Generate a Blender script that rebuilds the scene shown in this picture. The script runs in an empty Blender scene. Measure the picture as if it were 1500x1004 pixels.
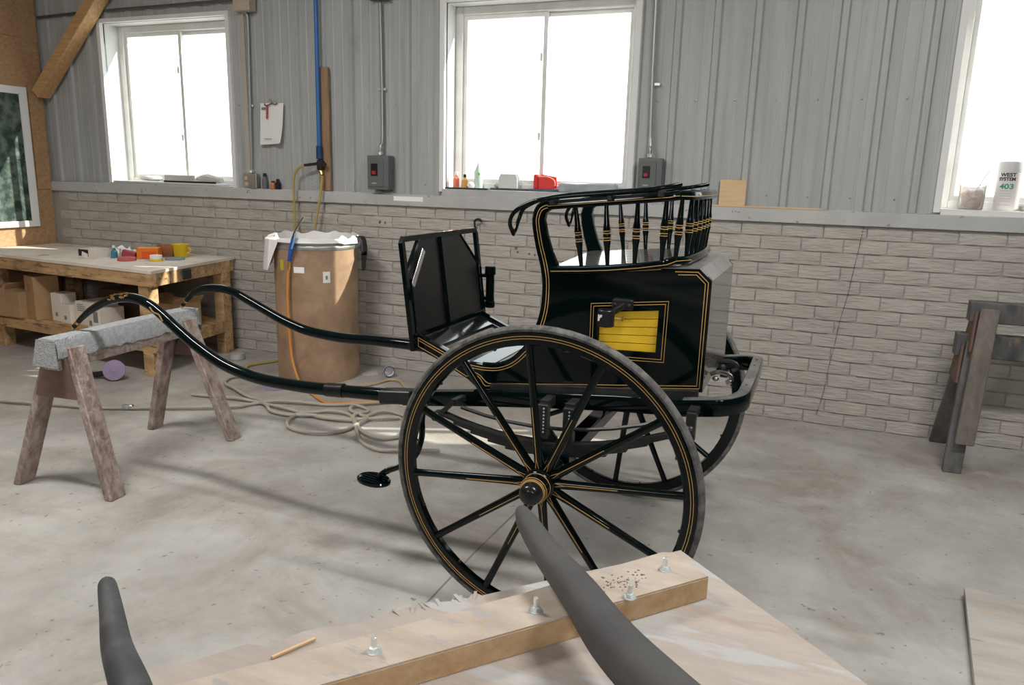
import bpy, bmesh, math, random
from mathutils import Vector, Matrix, Euler, noise
random.seed(7)
PI = math.pi
scene = bpy.context.scene
COL = scene.collection

# ------------------------------------------------------------------ camera
cam_d = bpy.data.cameras.new('camera'); cam = bpy.data.objects.new('camera', cam_d); COL.objects.link(cam)
pitch, yaw, roll = 0.216915573, 0.372193721, 0.0266429322
fwd = Vector((-math.sin(yaw)*math.cos(pitch), math.cos(yaw)*math.cos(pitch), -math.sin(pitch)))
rt = Vector((math.cos(yaw), math.sin(yaw), 0)); up = rt.cross(fwd)
r2 = rt*math.cos(roll)+up*math.sin(roll); u2 = up*math.cos(roll)-rt*math.sin(roll)
CAM = Vector((0, 0, 1.436))
M = Matrix((r2, u2, -fwd)).transposed().to_4x4(); M.translation = CAM
cam.matrix_world = M
cam_d.sensor_width = 36; cam_d.lens = 36*1110/1500; cam_d.clip_start = .02; cam_d.clip_end = 300
scene.camera = cam

# ------------------------------------------------------------------ world, sun, flash, added fill lights, exposure
w = bpy.data.worlds.new('sky'); scene.world = w; w.use_nodes = True
bg = w.node_tree.nodes['Background']; bg.inputs[0].default_value = (.93, .97, 1, 1); bg.inputs[1].default_value = 3.0
scene.view_settings.view_transform = 'Standard'; scene.view_settings.look = 'None'
scene.view_settings.gamma = 1; scene.view_settings.use_curve_mapping = False
scene.view_settings.exposure = 0.0
def add_light(name, kind, loc, energy, color=(1, 1, 1), **kw):
    l = bpy.data.lights.new(name, kind); l.energy = energy; l.color = color
    for k, v in kw.items(): setattr(l, k, v)
    o = bpy.data.objects.new(name, l); COL.objects.link(o); o.location = loc; return o
sun = add_light('sun', 'SUN', (0, 0, 20), 9.0, (1, .93, .82), angle=.009)
sun.rotation_euler = Vector((-1, -.43, -.68)).to_track_quat('-Z', 'Y').to_euler()
fl = add_light('camera_flash', 'AREA', CAM+u2*.13, 2.0, (1, .97, .93), size=.06)
fl.rotation_euler = M.to_euler()

CEILING_FILLS = [(-2.9, 1.7), (.9, 1.9)]  # fill lights added under the ceiling, out of view, to brighten the room
for i, (x, y) in enumerate(CEILING_FILLS):
    add_light('ceiling_fill_light', 'AREA', (x, y, 3.38), 76, (1, .98, .95), shape='RECTANGLE', size=1.2, size_y=.2)

WALL_FILLS = [(-2.4, -4.05, 2.75), (1.9, -4.05, 2.75)]  # fill lights added behind the camera to brighten the back wall
for p in WALL_FILLS:
    o = add_light('wall_fill_light', 'AREA', p, 75, (1, .98, .95), shape='RECTANGLE', size=1.5, size_y=.6)
    o.rotation_euler = (Vector((.1, 4.8, 1.0))-Vector(p)).to_track_quat('-Z', 'Y').to_euler()

# ------------------------------------------------------------------ materials
MATS = {}
def mat(name, col, rough=.5, metal=0, col2=None, scale=8, detail=6, stretch=(1, 1, 1), bump=0, bscale=None, spec=.5,
        coat=0, trans=0, lo=.35, hi=.65, rand=0, spots=None, sscale=30, sthr=.3, rvar=0, ior=1.45):
    if name in MATS: return MATS[name]
    m = bpy.data.materials.new(name); m.use_nodes = True; MATS[name] = m
    nt = m.node_tree; N = nt.nodes; L = nt.links; b = N['Principled BSDF']
    def c4(c): return (c[0], c[1], c[2], 1)
    b.inputs['Roughness'].default_value = rough; b.inputs['Metallic'].default_value = metal
    b.inputs['Specular IOR Level'].default_value = spec; b.inputs['Coat Weight'].default_value = coat
    b.inputs['Coat Roughness'].default_value = .04
    b.inputs['Transmission Weight'].default_value = trans; b.inputs['IOR'].default_value = ior
    b.inputs['Base Color'].default_value = c4(col)
    tc = N.new('ShaderNodeTexCoord'); mp = N.new('ShaderNodeMapping'); mp.inputs['Scale'].default_value = stretch
    L.new(tc.outputs['Object'], mp.inputs[0]); vec = mp.outputs[0]
    if rand:
        oi = N.new('ShaderNodeObjectInfo'); ad = N.new('ShaderNodeVectorMath'); ad.operation = 'ADD'
        sc = N.new('ShaderNodeVectorMath'); sc.operation = 'SCALE'; sc.inputs[3].default_value = 37
        cb = N.new('ShaderNodeCombineXYZ')
        for i in range(3): L.new(oi.outputs['Random'], cb.inputs[i])
        L.new(cb.outputs[0], sc.inputs[0]); L.new(vec, ad.inputs[0]); L.new(sc.outputs[0], ad.inputs[1]); vec = ad.outputs[0]
    cur = None
    if col2 is not None:
        nz = N.new('ShaderNodeTexNoise'); nz.inputs['Scale'].default_value = scale; nz.inputs['Detail'].default_value = detail; nz.inputs['Roughness'].default_value = .62
        L.new(vec, nz.inputs['Vector']); rp = N.new('ShaderNodeValToRGB')
        rp.color_ramp.elements[0].position = lo; rp.color_ramp.elements[1].position = hi
        rp.color_ramp.elements[0].color = c4(col); rp.color_ramp.elements[1].color = c4(col2)
        L.new(nz.outputs['Fac'], rp.inputs[0]); cur = rp.outputs[0]
    if spots is not None:
        n2 = N.new('ShaderNodeTexNoise'); n2.inputs['Scale'].default_value = sscale; n2.inputs['Detail'].default_value = 3
        L.new(vec, n2.inputs['Vector']); r3 = N.new('ShaderNodeValToRGB')
        r3.color_ramp.elements[0].position = sthr; r3.color_ramp.elements[1].position = sthr+.06
        r3.color_ramp.elements[0].color = (1, 1, 1, 1); r3.color_ramp.elements[1].color = (0, 0, 0, 1)
        L.new(n2.outputs['Fac'], r3.inputs[0]); mx = N.new('ShaderNodeMix'); mx.data_type = 'RGBA'
        L.new(r3.outputs[0], mx.inputs['Factor'])
        if cur: L.new(cur, mx.inputs['A'])
        else: mx.inputs['A'].default_value = c4(col)
        mx.inputs['B'].default_value = c4(spots); cur = mx.outputs['Result']
    if rand:
        hs = N.new('ShaderNodeHueSaturation'); ma = N.new('ShaderNodeMath'); ma.operation = 'MULTIPLY_ADD'
        ma.inputs[1].default_value = 2*rand; ma.inputs[2].default_value = 1-rand
        L.new(oi.outputs['Random'], ma.inputs[0]); L.new(ma.outputs[0], hs.inputs['Value'])
        if cur: L.new(cur, hs.inputs['Color'])
        else: hs.inputs['Color'].default_value = c4(col)
        cur = hs.outputs[0]
    if cur: L.new(cur, b.inputs['Base Color'])
    if rvar:
        n4 = N.new('ShaderNodeTexNoise'); n4.inputs['Scale'].default_value = 6; L.new(vec, n4.inputs['Vector'])
        mr = N.new('ShaderNodeMapRange'); mr.inputs[1].default_value = .4; mr.inputs[2].default_value = .65
        mr.inputs[3].default_value = rough; mr.inputs[4].default_value = rough+rvar
        L.new(n4.outputs['Fac'], mr.inputs[0]); L.new(mr.outputs[0], b.inputs['Roughness'])
    if bump:
        n3 = N.new('ShaderNodeTexNoise'); n3.inputs['Scale'].default_value = bscale or scale*4; n3.inputs['Detail'].default_value = 8
        L.new(vec, n3.inputs['Vector']); bp = N.new('ShaderNodeBump'); bp.inputs['Strength'].default_value = bump; bp.inputs['Distance'].default_value = .01
        L.new(n3.outputs['Fac'], bp.inputs['Height']); L.new(bp.outputs[0], b.inputs['Normal'])
    return m

lacquer = mat('black_green_lacquer', (.0012, .0055, .0055), .07, spec=.35)
lacquer_dust_sheen = mat('dust_sheen_lacquer', (.07, .07, .066), .22, col2=(.20, .19, .175), scale=9, lo=.35, hi=.7, coat=.5)  # dust, plus the back panel's wall reflection put in as paler grey
seat_lac = mat('seat_lacquer', (.012, .013, .013), .13, coat=.5)
gold = mat('gold_paint', (.60, .36, .12), .35)
rubber = mat('worn_rubber', (.055, .055, .056), .7, col2=(.20, .195, .185), scale=26, lo=.38, hi=.7, spots=(.25, .22, .18), sscale=22, sthr=.26, bump=.2)
leather = mat('black_leather', (.009, .009, .009), .3, bump=.08, bscale=220, spec=.4)
iron = mat('black_iron', (.012, .014, .014), .35, col2=(.03, .03, .03), scale=20)
chrome = mat('chrome', (.75, .75, .73), .12, metal=1)
zinc = mat('zinc', (.80, .85, .85), .38, metal=.8)
brass = mat('brass', (.75, .52, .20), .3, metal=1)
yellow = mat('yellow_paint', (.92, .60, .03), .45)
mat_dust = mat('dusty_mat', (.30, .27, .23), .9, col2=(.46, .43, .38), scale=40, bump=.4)
black_plastic = mat('black_plastic', (.012, .012, .014), .4)
white_paper = mat('white_paper', (.82, .82, .80), .6)
label_white = mat('reflective_label', (.95, .95, .95), .4)
concrete = mat('concrete', (.32, .300, .275), .55, col2=(.53, .515, .485), scale=2.2, detail=14, lo=.30, hi=.68, spots=(.24, .22, .195), sscale=30, sthr=.262, bump=.25, bscale=60, rvar=.3)
def stain_layer(m, col, scale, lo, hi, amt, stretch=(1, 1, 1)):
    nt = m.node_tree; N = nt.nodes; L = nt.links; b_ = N['Principled BSDF']; src = b_.inputs['Base Color'].links[0].from_socket
    tc = N.new('ShaderNodeTexCoord'); mp = N.new('ShaderNodeMapping'); mp.inputs['Scale'].default_value = stretch; mp.inputs['Location'].default_value = (3.1, 7.7, 1.3)
    nz = N.new('ShaderNodeTexNoise'); nz.inputs['Scale'].default_value = scale; nz.inputs['Detail'].default_value = 12; nz.inputs['Roughness'].default_value = .68; nz.inputs['Distortion'].default_value = .6
    mr = N.new('ShaderNodeMapRange'); mr.inputs[1].default_value = lo; mr.inputs[2].default_value = hi; mr.inputs[4].default_value = amt
    mx = N.new('ShaderNodeMix'); mx.data_type = 'RGBA'; mx.inputs['B'].default_value = (*col, 1)
    L.new(tc.outputs['Object'], mp.inputs[0]); L.new(mp.outputs[0], nz.inputs['Vector']); L.new(nz.outputs['Fac'], mr.inputs[0]); L.new(mr.outputs[0], mx.inputs['Factor'])
    L.new(src, mx.inputs['A']); L.new(mx.outputs['Result'], b_.inputs['Base Color'])
stain_layer(concrete, (.25, .205, .165), 1.1, .47, .70, .85)
stain_layer(concrete, (.51, .50, .485), 2.6, .55, .75, .7, (1, 1.6, 1))
stain_layer(concrete, (.17, .155, .14), 7, .64, .74, .7, (1, 2, 1))
brick_m = mat('painted_brick', (.41, .385, .35), .68, col2=(.51, .48, .44), scale=9, stretch=(.6, 1, 3), bump=1.0, bscale=26, rand=.04)
mortar_m = mat('mortar', (.36, .335, .305), .8, bump=.3, bscale=60)
metal_m = mat('painted_steel', (.375, .39, .39), .42, col2=(.45, .465, .465), scale=3, stretch=(5, 1, .35), spots=(.28, .285, .28), sscale=24, sthr=.25)
dark_steel = mat('brown_steel', (.07, .065, .06), .7)
trim_m = mat('ledge_paint', (.44, .45, .445), .5, col2=(.53, .53, .52), scale=4, spots=(.28, .25, .24), sscale=24, sthr=.27)
white_trim = mat('white_trim', (.80, .81, .80), .45)
vinyl = mat('white_vinyl', (.82, .82, .81), .35, col2=(.70, .69, .66), scale=5)
osb = mat('chipboard', (.34, .20, .10), .75, col2=(.52, .335, .185), scale=30, stretch=(1, 1, 1.6), detail=9, lo=.3, hi=.7, bump=.25)
timber = mat('pine_timber', (.46, .26, .11), .6, col2=(.62, .39, .19), scale=6, stretch=(.6, 8, 8), bump=.1)
bench_top = mat('dusty_bench_top', (.66, .58, .49), .7, col2=(.82, .76, .68), scale=3, detail=8, spots=(.40, .31, .22), sscale=6, sthr=.27)
bench_wood = mat('bench_wood', (.40, .24, .11), .7, col2=(.60, .40, .21), scale=4, stretch=(.5, 5, 5), spots=(.20, .13, .08), sscale=9, sthr=.36, bump=.15)
ply_m = mat('dusty_plywood', (.35, .305, .27), .75, col2=(.49, .43, .385), scale=5, stretch=(1, 4, 1), detail=12, lo=.3, hi=.7, spots=(.46, .45, .44), sscale=5, sthr=.42, bump=.12, bscale=50)
lumber = mat('dusty_lumber', (.43, .35, .28), .7, col2=(.54, .46, .39), scale=5, detail=10, stretch=(2, 5, 5), spots=(.40, .37, .36), sscale=11, sthr=.33, bump=.1)
lumber_side = mat('lumber_edge', (.50, .32, .17), .65, col2=(.60, .42, .25), scale=5, stretch=(.6, 9, 9), bump=.1)
primer = mat('grey_primer', (.062, .060, .062), .7, col2=(.10, .097, .095), scale=5, bump=.05)
carpet = mat('grey_carpet', (.34, .36, .37), .95, col2=(.50, .51, .52), scale=60, bump=1, bscale=160)
horse_w = mat('overspray_wood', (.21, .14, .12), .85, col2=(.46, .38, .34), scale=22, stretch=(1, 1, .5), bump=1, bscale=90)
horse_top = mat('overspray_top', (.30, .22, .19), .9, col2=(.50, .42, .38), scale=50, bump=1, bscale=120)
dark_w = mat('grey_painted_wood', (.055, .056, .060), .8, col2=(.15, .145, .14), scale=9, stretch=(1, 1, .4), spots=(.24, .15, .09), sscale=16, sthr=.27, bump=.3)
brown_w = mat('brown_painted_wood', (.10, .06, .045), .8, col2=(.17, .11, .085), scale=10)
fibre = mat('fibre_drum', (.29, .185, .115), .5, col2=(.46, .31, .20), scale=4, detail=10, lo=.32, hi=.68)
galv = mat('galvanised', (.55, .57, .53), .4, metal=.8, col2=(.4, .41, .38), scale=12)
card = mat('cardboard', (.36, .22, .11), .8, col2=(.44, .28, .15), scale=4)
card_dark = mat('dark_cardboard', (.22, .13, .07), .8)
white_card = mat('white_card', (.66, .60, .54), .7, col2=(.74, .69, .63), scale=6)
ink = mat('grey_ink', (.22, .21, .21), .7)
green_ink = mat('green_ink', (.04, .33, .22), .5)
grey_box = mat('grey_enamel', (.13, .145, .145), .45)
conduit_m = mat('conduit_steel', (.40, .42, .42), .38, metal=.7)
red_p = mat('red_plastic', (.62, .035, .03), .35)
orange_p = mat('orange_card', (.78, .20, .02), .5)
yellow_p = mat('yellow_plastic', (.75, .52, .02), .4)
blue_p = mat('blue_plastic', (.02, .10, .42), .35)
blue_pipe = mat('blue_pipe', (.03, .15, .42), .4)
purple_d = mat('purple_disc', (.30, .24, .36), .85, bump=.3, bscale=200)
hose_grey = mat('grey_hose', (.42, .38, .32), .6)
hose_yel = mat('yellow_hose', (.42, .33, .10), .5)
hose_or = mat('orange_hose', (.62, .27, .06), .5)
ply_light = mat('raw_plywood', (.66, .46, .25), .65, col2=(.74, .55, .33), scale=8, stretch=(1, 1, 6))
tan_p = mat('tan_plastic', (.50, .42, .33), .6)
green_board = mat('green_mottled', (.015, .035, .028), .5, col2=(.20, .26, .22), scale=13, detail=11, lo=.42, hi=.78)
ground_m = mat('pale_gravel', (.55, .54, .52), .9)
ceil_m = mat('ceiling_steel', (.55, .55, .54), .6)
bag_m = mat('grey_film', (.30, .33, .35), .4, col2=(.42, .45, .47), scale=12, bump=.4, bscale=25)
film_w = mat('white_film', (.80, .79, .77), .4, bump=.5, bscale=18)
clear_p = mat('clear_plastic', (.88, .84, .82), .15, trans=.75, col2=(.70, .55, .46), scale=14, lo=.45, hi=.7)
pink_p = mat('pink_liquid', (.80, .22, .15), .3)

stain_layer(fibre, (.20, .125, .08), 5, .48, .72, .65)
stain_layer(bench_wood, (.13, .09, .06), 6, .52, .70, .8)
stain_layer(brick_m, (.25, .23, .205), 5, .58, .75, .6)
stain_layer(trim_m, (.22, .19, .18), 22, .66, .72, .7, (1, 1, 2))
stain_layer(ply_m, (.34, .24, .17), 3, .56, .72, .6, (1, 3, 1))
stain_layer(metal_m, (.24, .235, .225), 3.5, .62, .76, .5, (1, 1, .4))
def glass_mat():
    m = bpy.data.materials.new('window_glass'); m.use_nodes = True; nt = m.node_tree; N = nt.nodes; N.clear()
    o = N.new('ShaderNodeOutputMaterial'); t = N.new('ShaderNodeBsdfTransparent'); g = N.new('ShaderNodeBsdfGlossy')
    t.inputs[0].default_value = (.96, .98, .97, 1); g.inputs['Roughness'].default_value = .02
    x = N.new('ShaderNodeMixShader'); x.inputs[0].default_value = .05
    nt.links.new(t.outputs[0], x.inputs[1]); nt.links.new(g.outputs[0], x.inputs[2])
    nt.links.new(x.outputs[0], o.inputs[0]); return m
glass = glass_mat()
def fill_tube_mat():
    m = bpy.data.materials.new('fill_tube'); m.use_nodes = True; b = m.node_tree.nodes['Principled BSDF']
    b.inputs['Emission Color'].default_value = (1, .97, .92, 1); b.inputs['Emission Strength'].default_value = 9; return m  # glowing tubes of the added ceiling fills
tube_lit = fill_tube_mat()

# ------------------------------------------------------------------ mesh helpers
BASE = {}
class B:
    def __init__(s): s.bm = bmesh.new()
    def box(s, c, d, rot=None, bevel=0, seg=1):
        r = bmesh.ops.create_cube(s.bm, size=1); vs = r['verts']
        bmesh.ops.scale(s.bm, vec=d, verts=vs)
        if bevel:
            es = list({e for v in vs for e in v.link_edges})
            rr = bmesh.ops.bevel(s.bm, geom=es, offset=bevel, segments=seg, affect='EDGES', profile=.7)
            vs = list({v for f in rr['faces'] for v in f.verts} | {v for v in vs if v.is_valid})
        mt = Matrix.Translation(Vector(c))
        if rot is not None: mt = mt @ (rot if isinstance(rot, Matrix) else Euler(rot).to_matrix()).to_4x4()
        bmesh.ops.transform(s.bm, matrix=mt, verts=vs); return s
    def b2(s, lo, hi, bevel=0, seg=1):
        lo, hi = Vector(lo), Vector(hi); return s.box((lo+hi)/2, hi-lo, bevel=bevel, seg=seg)
    def beam(s, p, q, w, h, upv=(0, 0, 1), bevel=0):
        p, q = Vector(p), Vector(q); d = q-p; z = d.normalized(); x = Vector(upv).cross(z).normalized(); y = z.cross(x)
        return s.box((p+q)/2, (w, h, d.length), rot=Matrix((x, y, z)).transposed(), bevel=bevel)
    def tube(s, path, rad, seg=8, sect=None, closed=False, cap=True, upv=(0, 0, 1)):
        P = [Vector(p) for p in path]; n = len(P)
        R = rad if isinstance(rad, (list, tuple)) else [rad]*n
        rings = []; prev = None
        for i in range(n):
            a = P[(i-1) % n] if (closed or i > 0) else P[i]; b = P[(i+1) % n] if (closed or i < n-1) else P[i]
            t = (b-a).normalized()
            if sect is not None:
                x = Vector(upv).cross(t)
                x = x.normalized() if x.length > 1e-4 else Vector((1, 0, 0))
            else:
                if prev is None:
                    x = t.orthogonal().normalized()
                else:
                    x = (prev-t*prev.dot(t)).normalized()
            prev = x; y = t.cross(x)
            if sect is not None: ring = [P[i]+x*(sx*R[i])+y*(sy*R[i]) for sx, sy in sect]
            else: ring = [P[i]+(x*math.cos(2*PI*k/seg)+y*math.sin(2*PI*k/seg))*R[i] for k in range(seg)]
            rings.append([s.bm.verts.new(v) for v in ring])
        m = len(rings[0])
        for i in range(n if closed else n-1):
            A, C = rings[i], rings[(i+1) % n]
            for k in range(m):
                try: s.bm.faces.new((A[k], A[(k+1) % m], C[(k+1) % m], C[k]))
                except ValueError: pass
        if cap and not closed:
            s.bm.faces.new(list(reversed(rings[0]))); s.bm.faces.new(rings[-1])
        return s
    def lathe(s, prof, seg=16, mtx=None, cap=True):   # profile (r, z) about Z
        rings = []
        mtx = mtx or Matrix()
        for r, z in prof:
            rings.append([s.bm.verts.new(mtx @ Vector((r*math.cos(2*PI*k/seg), r*math.sin(2*PI*k/seg), z))) for k in range(seg)])
        for A, C in zip(rings, rings[1:]):
            for k in range(seg): s.bm.faces.new((A[k], A[(k+1) % seg], C[(k+1) % seg], C[k]))
        if cap:
            s.bm.faces.new(list(reversed(rings[0]))); s.bm.faces.new(rings[-1])
        return s
    def prism(s, poly, vec, holes=()):
        loops = [poly]+list(holes); vec = Vector(vec); edges = []; lv = []
        for lp in loops:
            vs = [s.bm.verts.new(Vector(p)) for p in lp]; lv.append(vs)
            for i in range(len(vs)): edges.append(s.bm.edges.new((vs[i], vs[(i+1) % len(vs)])))
        r = bmesh.ops.triangle_fill(s.bm, use_beauty=True, use_dissolve=False, edges=edges)
        fs = [f for f in r['geom'] if isinstance(f, bmesh.types.BMFace)]
        mp = {}
        for vs in lv:
            for v in vs: mp[v] = s.bm.verts.new(v.co+vec)
        for f in fs:
            try: s.bm.faces.new([mp[v] for v in reversed(f.verts)])
            except ValueError: pass
        for vs in lv:
            for i in range(len(vs)):
                a, b = vs[i], vs[(i+1) % len(vs)]; s.bm.faces.new((a, b, mp[b], mp[a]))
        return s
    def sphere(s, c, r, sc=(1, 1, 1), u=12, v=8):
        k = bmesh.ops.create_uvsphere(s.bm, u_segments=u, v_segments=v, radius=r)
        bmesh.ops.transform(s.bm, matrix=Matrix.Translation(Vector(c)) @ Matrix.Diagonal((*sc, 1)), verts=k['verts']); return s
    def jitter(s, amt, freq=8):
        for v in s.bm.verts: v.co += noise.noise_vector(v.co*freq)*amt
        return s
    def mesh(s, name, m, smooth=30):
        bmesh.ops.remove_doubles(s.bm, verts=s.bm.verts, dist=1e-6)
        bmesh.ops.recalc_face_normals(s.bm, faces=s.bm.faces)
        me = bpy.data.meshes.new(name); s.bm.to_mesh(me); s.bm.free()
        if m: me.materials.append(m)
        if smooth:
            for p in me.polygons: p.use_smooth = True
            me.set_sharp_from_angle(angle=math.radians(smooth))
        return me
    def obj(s, name, m, parent=None, smooth=35, **tags):
        base = BASE.get(parent.name if parent else None)
        if base is not None:
            bmesh.ops.translate(s.bm, vec=-base, verts=s.bm.verts)
        o = bpy.data.objects.new(name, s.mesh(name, m, smooth)); COL.objects.link(o)
        if parent:
            o.parent = parent
            if base is not None: BASE[o.name] = base
        else:
            # put the origin at the thing's base
            me = o.data; xs = [v.co for v in me.vertices]
            c = Vector(((min(v.x for v in xs)+max(v.x for v in xs))/2, (min(v.y for v in xs)+max(v.y for v in xs))/2, min(v.z for v in xs)))
            me.transform(Matrix.Translation(-c)); o.location = c; BASE[o.name] = c
        for k, v in tags.items(): o[k] = v
        return o
def thing(name, label, cat, base, group=None, rotz=0, local=False):
    o = bpy.data.objects.new(name, None); COL.objects.link(o); o.location = base; o.rotation_euler = (0, 0, rotz)
    o.empty_display_size = .05
    o['label'] = label; o['category'] = cat
    if group: o['group'] = group
    if not local: BASE[o.name] = Vector(base)
    return o
def one(b, name, m, label, cat, group=None, smooth=35):
    o = b.obj(name, m, None, smooth, label=label, category=cat)
    if group: o['group'] = group
    return o
def struct(b, name, m, parent=None, smooth=35):
    o = b.obj(name, m, parent, smooth)
    if parent is None: o['kind'] = 'structure'
    return o
def inst(name, me, parent, loc=(0, 0, 0), rot=(0, 0, 0), scale=(1, 1, 1)):
    o = bpy.data.objects.new(name, me); COL.objects.link(o); o.parent = parent; o.location = loc; o.rotation_euler = rot; o.scale = scale; return o
def arc(c, r, a0, a1, n, plane='xy', h=0):
    out = []
    for i in range(n+1):
        a = a0+(a1-a0)*i/n; out.append((c[0]+r*math.cos(a), c[1]+r*math.sin(a)))
    return out
def catmull(P, n=6, closed=False):
    P = [Vector(p) for p in P]; out = []; N = len(P); rng = N if closed else N-1
    for i in range(rng):
        p1, p2 = P[i], P[(i+1) % N]
        p0 = P[(i-1) % N] if (closed or i > 0) else p1*2-p2
        p3 = P[(i+2) % N] if (closed or i < N-2) else p2*2-p1
        for k in range(n):
            t = k/n
            out.append(.5*((2*p1)+(p2-p0)*t+(2*p0-5*p1+4*p2-p3)*t*t+(3*p1-p0-3*p2+p3)*t**3))
    if not closed: out.append(P[-1])
    return out
def lerp_list(V, n):
    out = []
    for a, b in zip(V, V[1:]):
        out += [a+(b-a)*k/n for k in range(n)]
    return out+[V[-1]]
def text_mesh(body, size, m, name, bold=0):
    cu = bpy.data.curves.new(name, 'FONT'); cu.body = body; cu.size = size; cu.align_x = 'CENTER'; cu.offset = bold; cu.extrude = .0004
    o = bpy.data.objects.new(name, cu); COL.objects.link(o)
    bpy.context.view_layer.update()
    me = bpy.data.meshes.new_from_object(o.evaluated_get(bpy.context.evaluated_depsgraph_get()))
    bpy.data.objects.remove(o); bpy.data.curves.remove(cu); me.name = name
    me.materials.clear(); me.materials.append(m); return me
def put(name, me, parent, world_loc, rot):
    o = bpy.data.objects.new(name, me); COL.objects.link(o); o.parent = parent
    b = BASE.get(parent.name, Vector()); o.location = Vector(world_loc)-b; o.rotation_euler = rot; return o

# ================================================================== SETTING
HK = [(-2.165, 1.112), (-1.868, .962, .010), (-1.852, .930, .007), (-1.768, .924, .009), (-1.728, .917, .006), (-2.93, 1.082, .010), (-2.885, 1.079, .009)]
FJ = [(-1.06, 3.3), (-1.09, 2.7), (-1.10, 2.2), (-1.10, 1.0)]
XL, XR, YB, YF, ZC = -6.24, 4.5, -4.2, 4.81, 3.5
WINS = [(1, -5.52, -4.25, 1.295, 2.55), (2, -2.42, -1.13, 1.335, 2.545), (3, .635, 1.90, 1.318, 2.52)]

floor = struct(B().b2((XL-.15, YB-.1, -.12), (XR+.1, 5.05, 0)), 'floor', concrete)
ground = struct(B().b2((-60, 5.06, -.3), (60, 90, -.2)), 'ground', ground_m)
struct(B().b2((XL-.1, YB-.1, ZC), (XR+.1, 5.1, ZC+.1)), 'ceiling', ceil_m)
struct(B().b2((XR, YB, 0), (XR+.1, 5.05, ZC)), 'wall_right', dark_steel)
struct(B().b2((XL-.1, YB-.1, 0), (XR+.1, YB, ZC)), 'wall_front', dark_steel)

# ---- back wall: concrete stem wall with brick face below the ledge
wall = struct(B().b2((XL-.1, 4.8175, 0), (XR, 5.06, 1.205)), 'wall_back', mortar_m)
def brick_mesh(k):
    rnd = random.Random(100+k); b = B()
    L, H, d = .221, .071, .016; nx, nz = 4, 2
    g = [[b.bm.verts.new((-L/2+L*i/nx, -d/2 + (rnd.uniform(-.004, .002) if (0 < i < nx or j == 1) else .006), -H/2+H*j/nz)) for j in range(nz+1)] for i in range(nx+1)]
    for i in range(nx):
        for j in range(nz): b.bm.faces.new((g[i][j], g[i+1][j], g[i+1][j+1], g[i][j+1]))
    ring = [g[i][0] for i in range(nx+1)]+[g[nx][j] for j in range(1, nz+1)]+[g[i][nz] for i in range(nx-1, -1, -1)]+[g[0][1]]
    back = [b.bm.verts.new((v.co.x*1.02, d/2, v.co.z*1.05)) for v in ring]
    n = len(ring)
    for i in range(n): b.bm.faces.new((ring[i], ring[(i+1) % n], back[(i+1) % n], back[i]))
    return b
BR = [brick_mesh(k).mesh('brick', brick_m, 25) for k in range(7)]
wb = BASE['wall_back']
rows, pitch_x, pitch_z = 15, .2305, .0803
cells = []
for j in range(rows):
    z = 1.205-.0803*(j+.5)
    off = (j % 2)*.5+.13
    for i in range(-4, 34):
        x = 1.35-pitch_x*(i+off)
        if XL+.12 < x < 2.3: cells.append((abs(x+.2)+(.0), x, z))
def hidden_zone(x, z):     # bricks the cart body, drum and bench stand in front of are left to the joined part
    return (x < -3.95 and z < .72) or x > 1.25
cells.sort(key=lambda c: (hidden_zone(c[1], c[2]), math.hypot(c[1], 4.81)))
stuff = B()
for n, (_, x, z) in enumerate(cells):
    me = BR[random.randrange(7)]
    if n < 298: inst('brick', me, wall, Vector((x, 4.818, z))-wb)
    else:
        tmp = bmesh.new(); tmp.from_mesh(me); bmesh.ops.translate(tmp, vec=(x, 4.818, z), verts=tmp.verts)
        t2 = bpy.data.meshes.new('t'); tmp.to_mesh(t2); tmp.free(); stuff.bm.from_mesh(t2); bpy.data.meshes.remove(t2)
so = stuff.obj('brickwork', brick_m, wall, 25); so['kind'] = 'stuff'
# ledge
ledge = struct(B().b2((XL, 4.785, 1.205), (XR, 5.0, 1.287), bevel=.004), 'trim_1', trim_m)
# dark joint lines in the wall: a crack running down the brick face
crack = [(.262, 1.20), (.252, 1.08), (.238, .95), (.226, .8), (.20, .66), (.185, .5), (.165, .35), (.150, .2), (.130, .06)]
b = B()
pts = catmull([(x+random.uniform(-.006, .006), 4.8085, z) for x, z in crack], 5)
b.tube(pts, [random.uniform(.0012, .0032) for _ in pts], 4)
b.obj('crack', mat('crack_dirt', (.14, .125, .11), .9), wall)

b = B(); b.tube(catmull([(HK[0][0], 4.802, HK[0][1]-.035), (HK[0][0], 4.785, HK[0][1]-.02), (HK[0][0]+.005, 4.775, HK[0][1]+.015), (HK[0][0]+.035, 4.772, HK[0][1]+.028), (HK[0][0]+.06, 4.775, HK[0][1]+.010)], 5), .0075, 8); b.obj('wall_hook', iron, wall)
for i, (x, z, r_) in enumerate(HK[1:]):
    b = B(); b.sphere((x, 4.806, z), r_, (1.0, .18, random.uniform(.7, 1.6)), 8, 6); b.jitter(r_*.5, 40); b.obj('chip', mat('chip_dirt', (.15, .135, .12), .9), wall)
fj = B(); fj.tube(catmull([(x, y, .0003) for x, y in FJ], 5), 1, sect=[(-.0035, -.0006), (.0035, -.0006), (.0035, .0006), (-.0035, .0006)]); fj.obj('floor_crack', mat('floor_crack_dirt', (.22, .205, .19), .9), floor)
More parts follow.
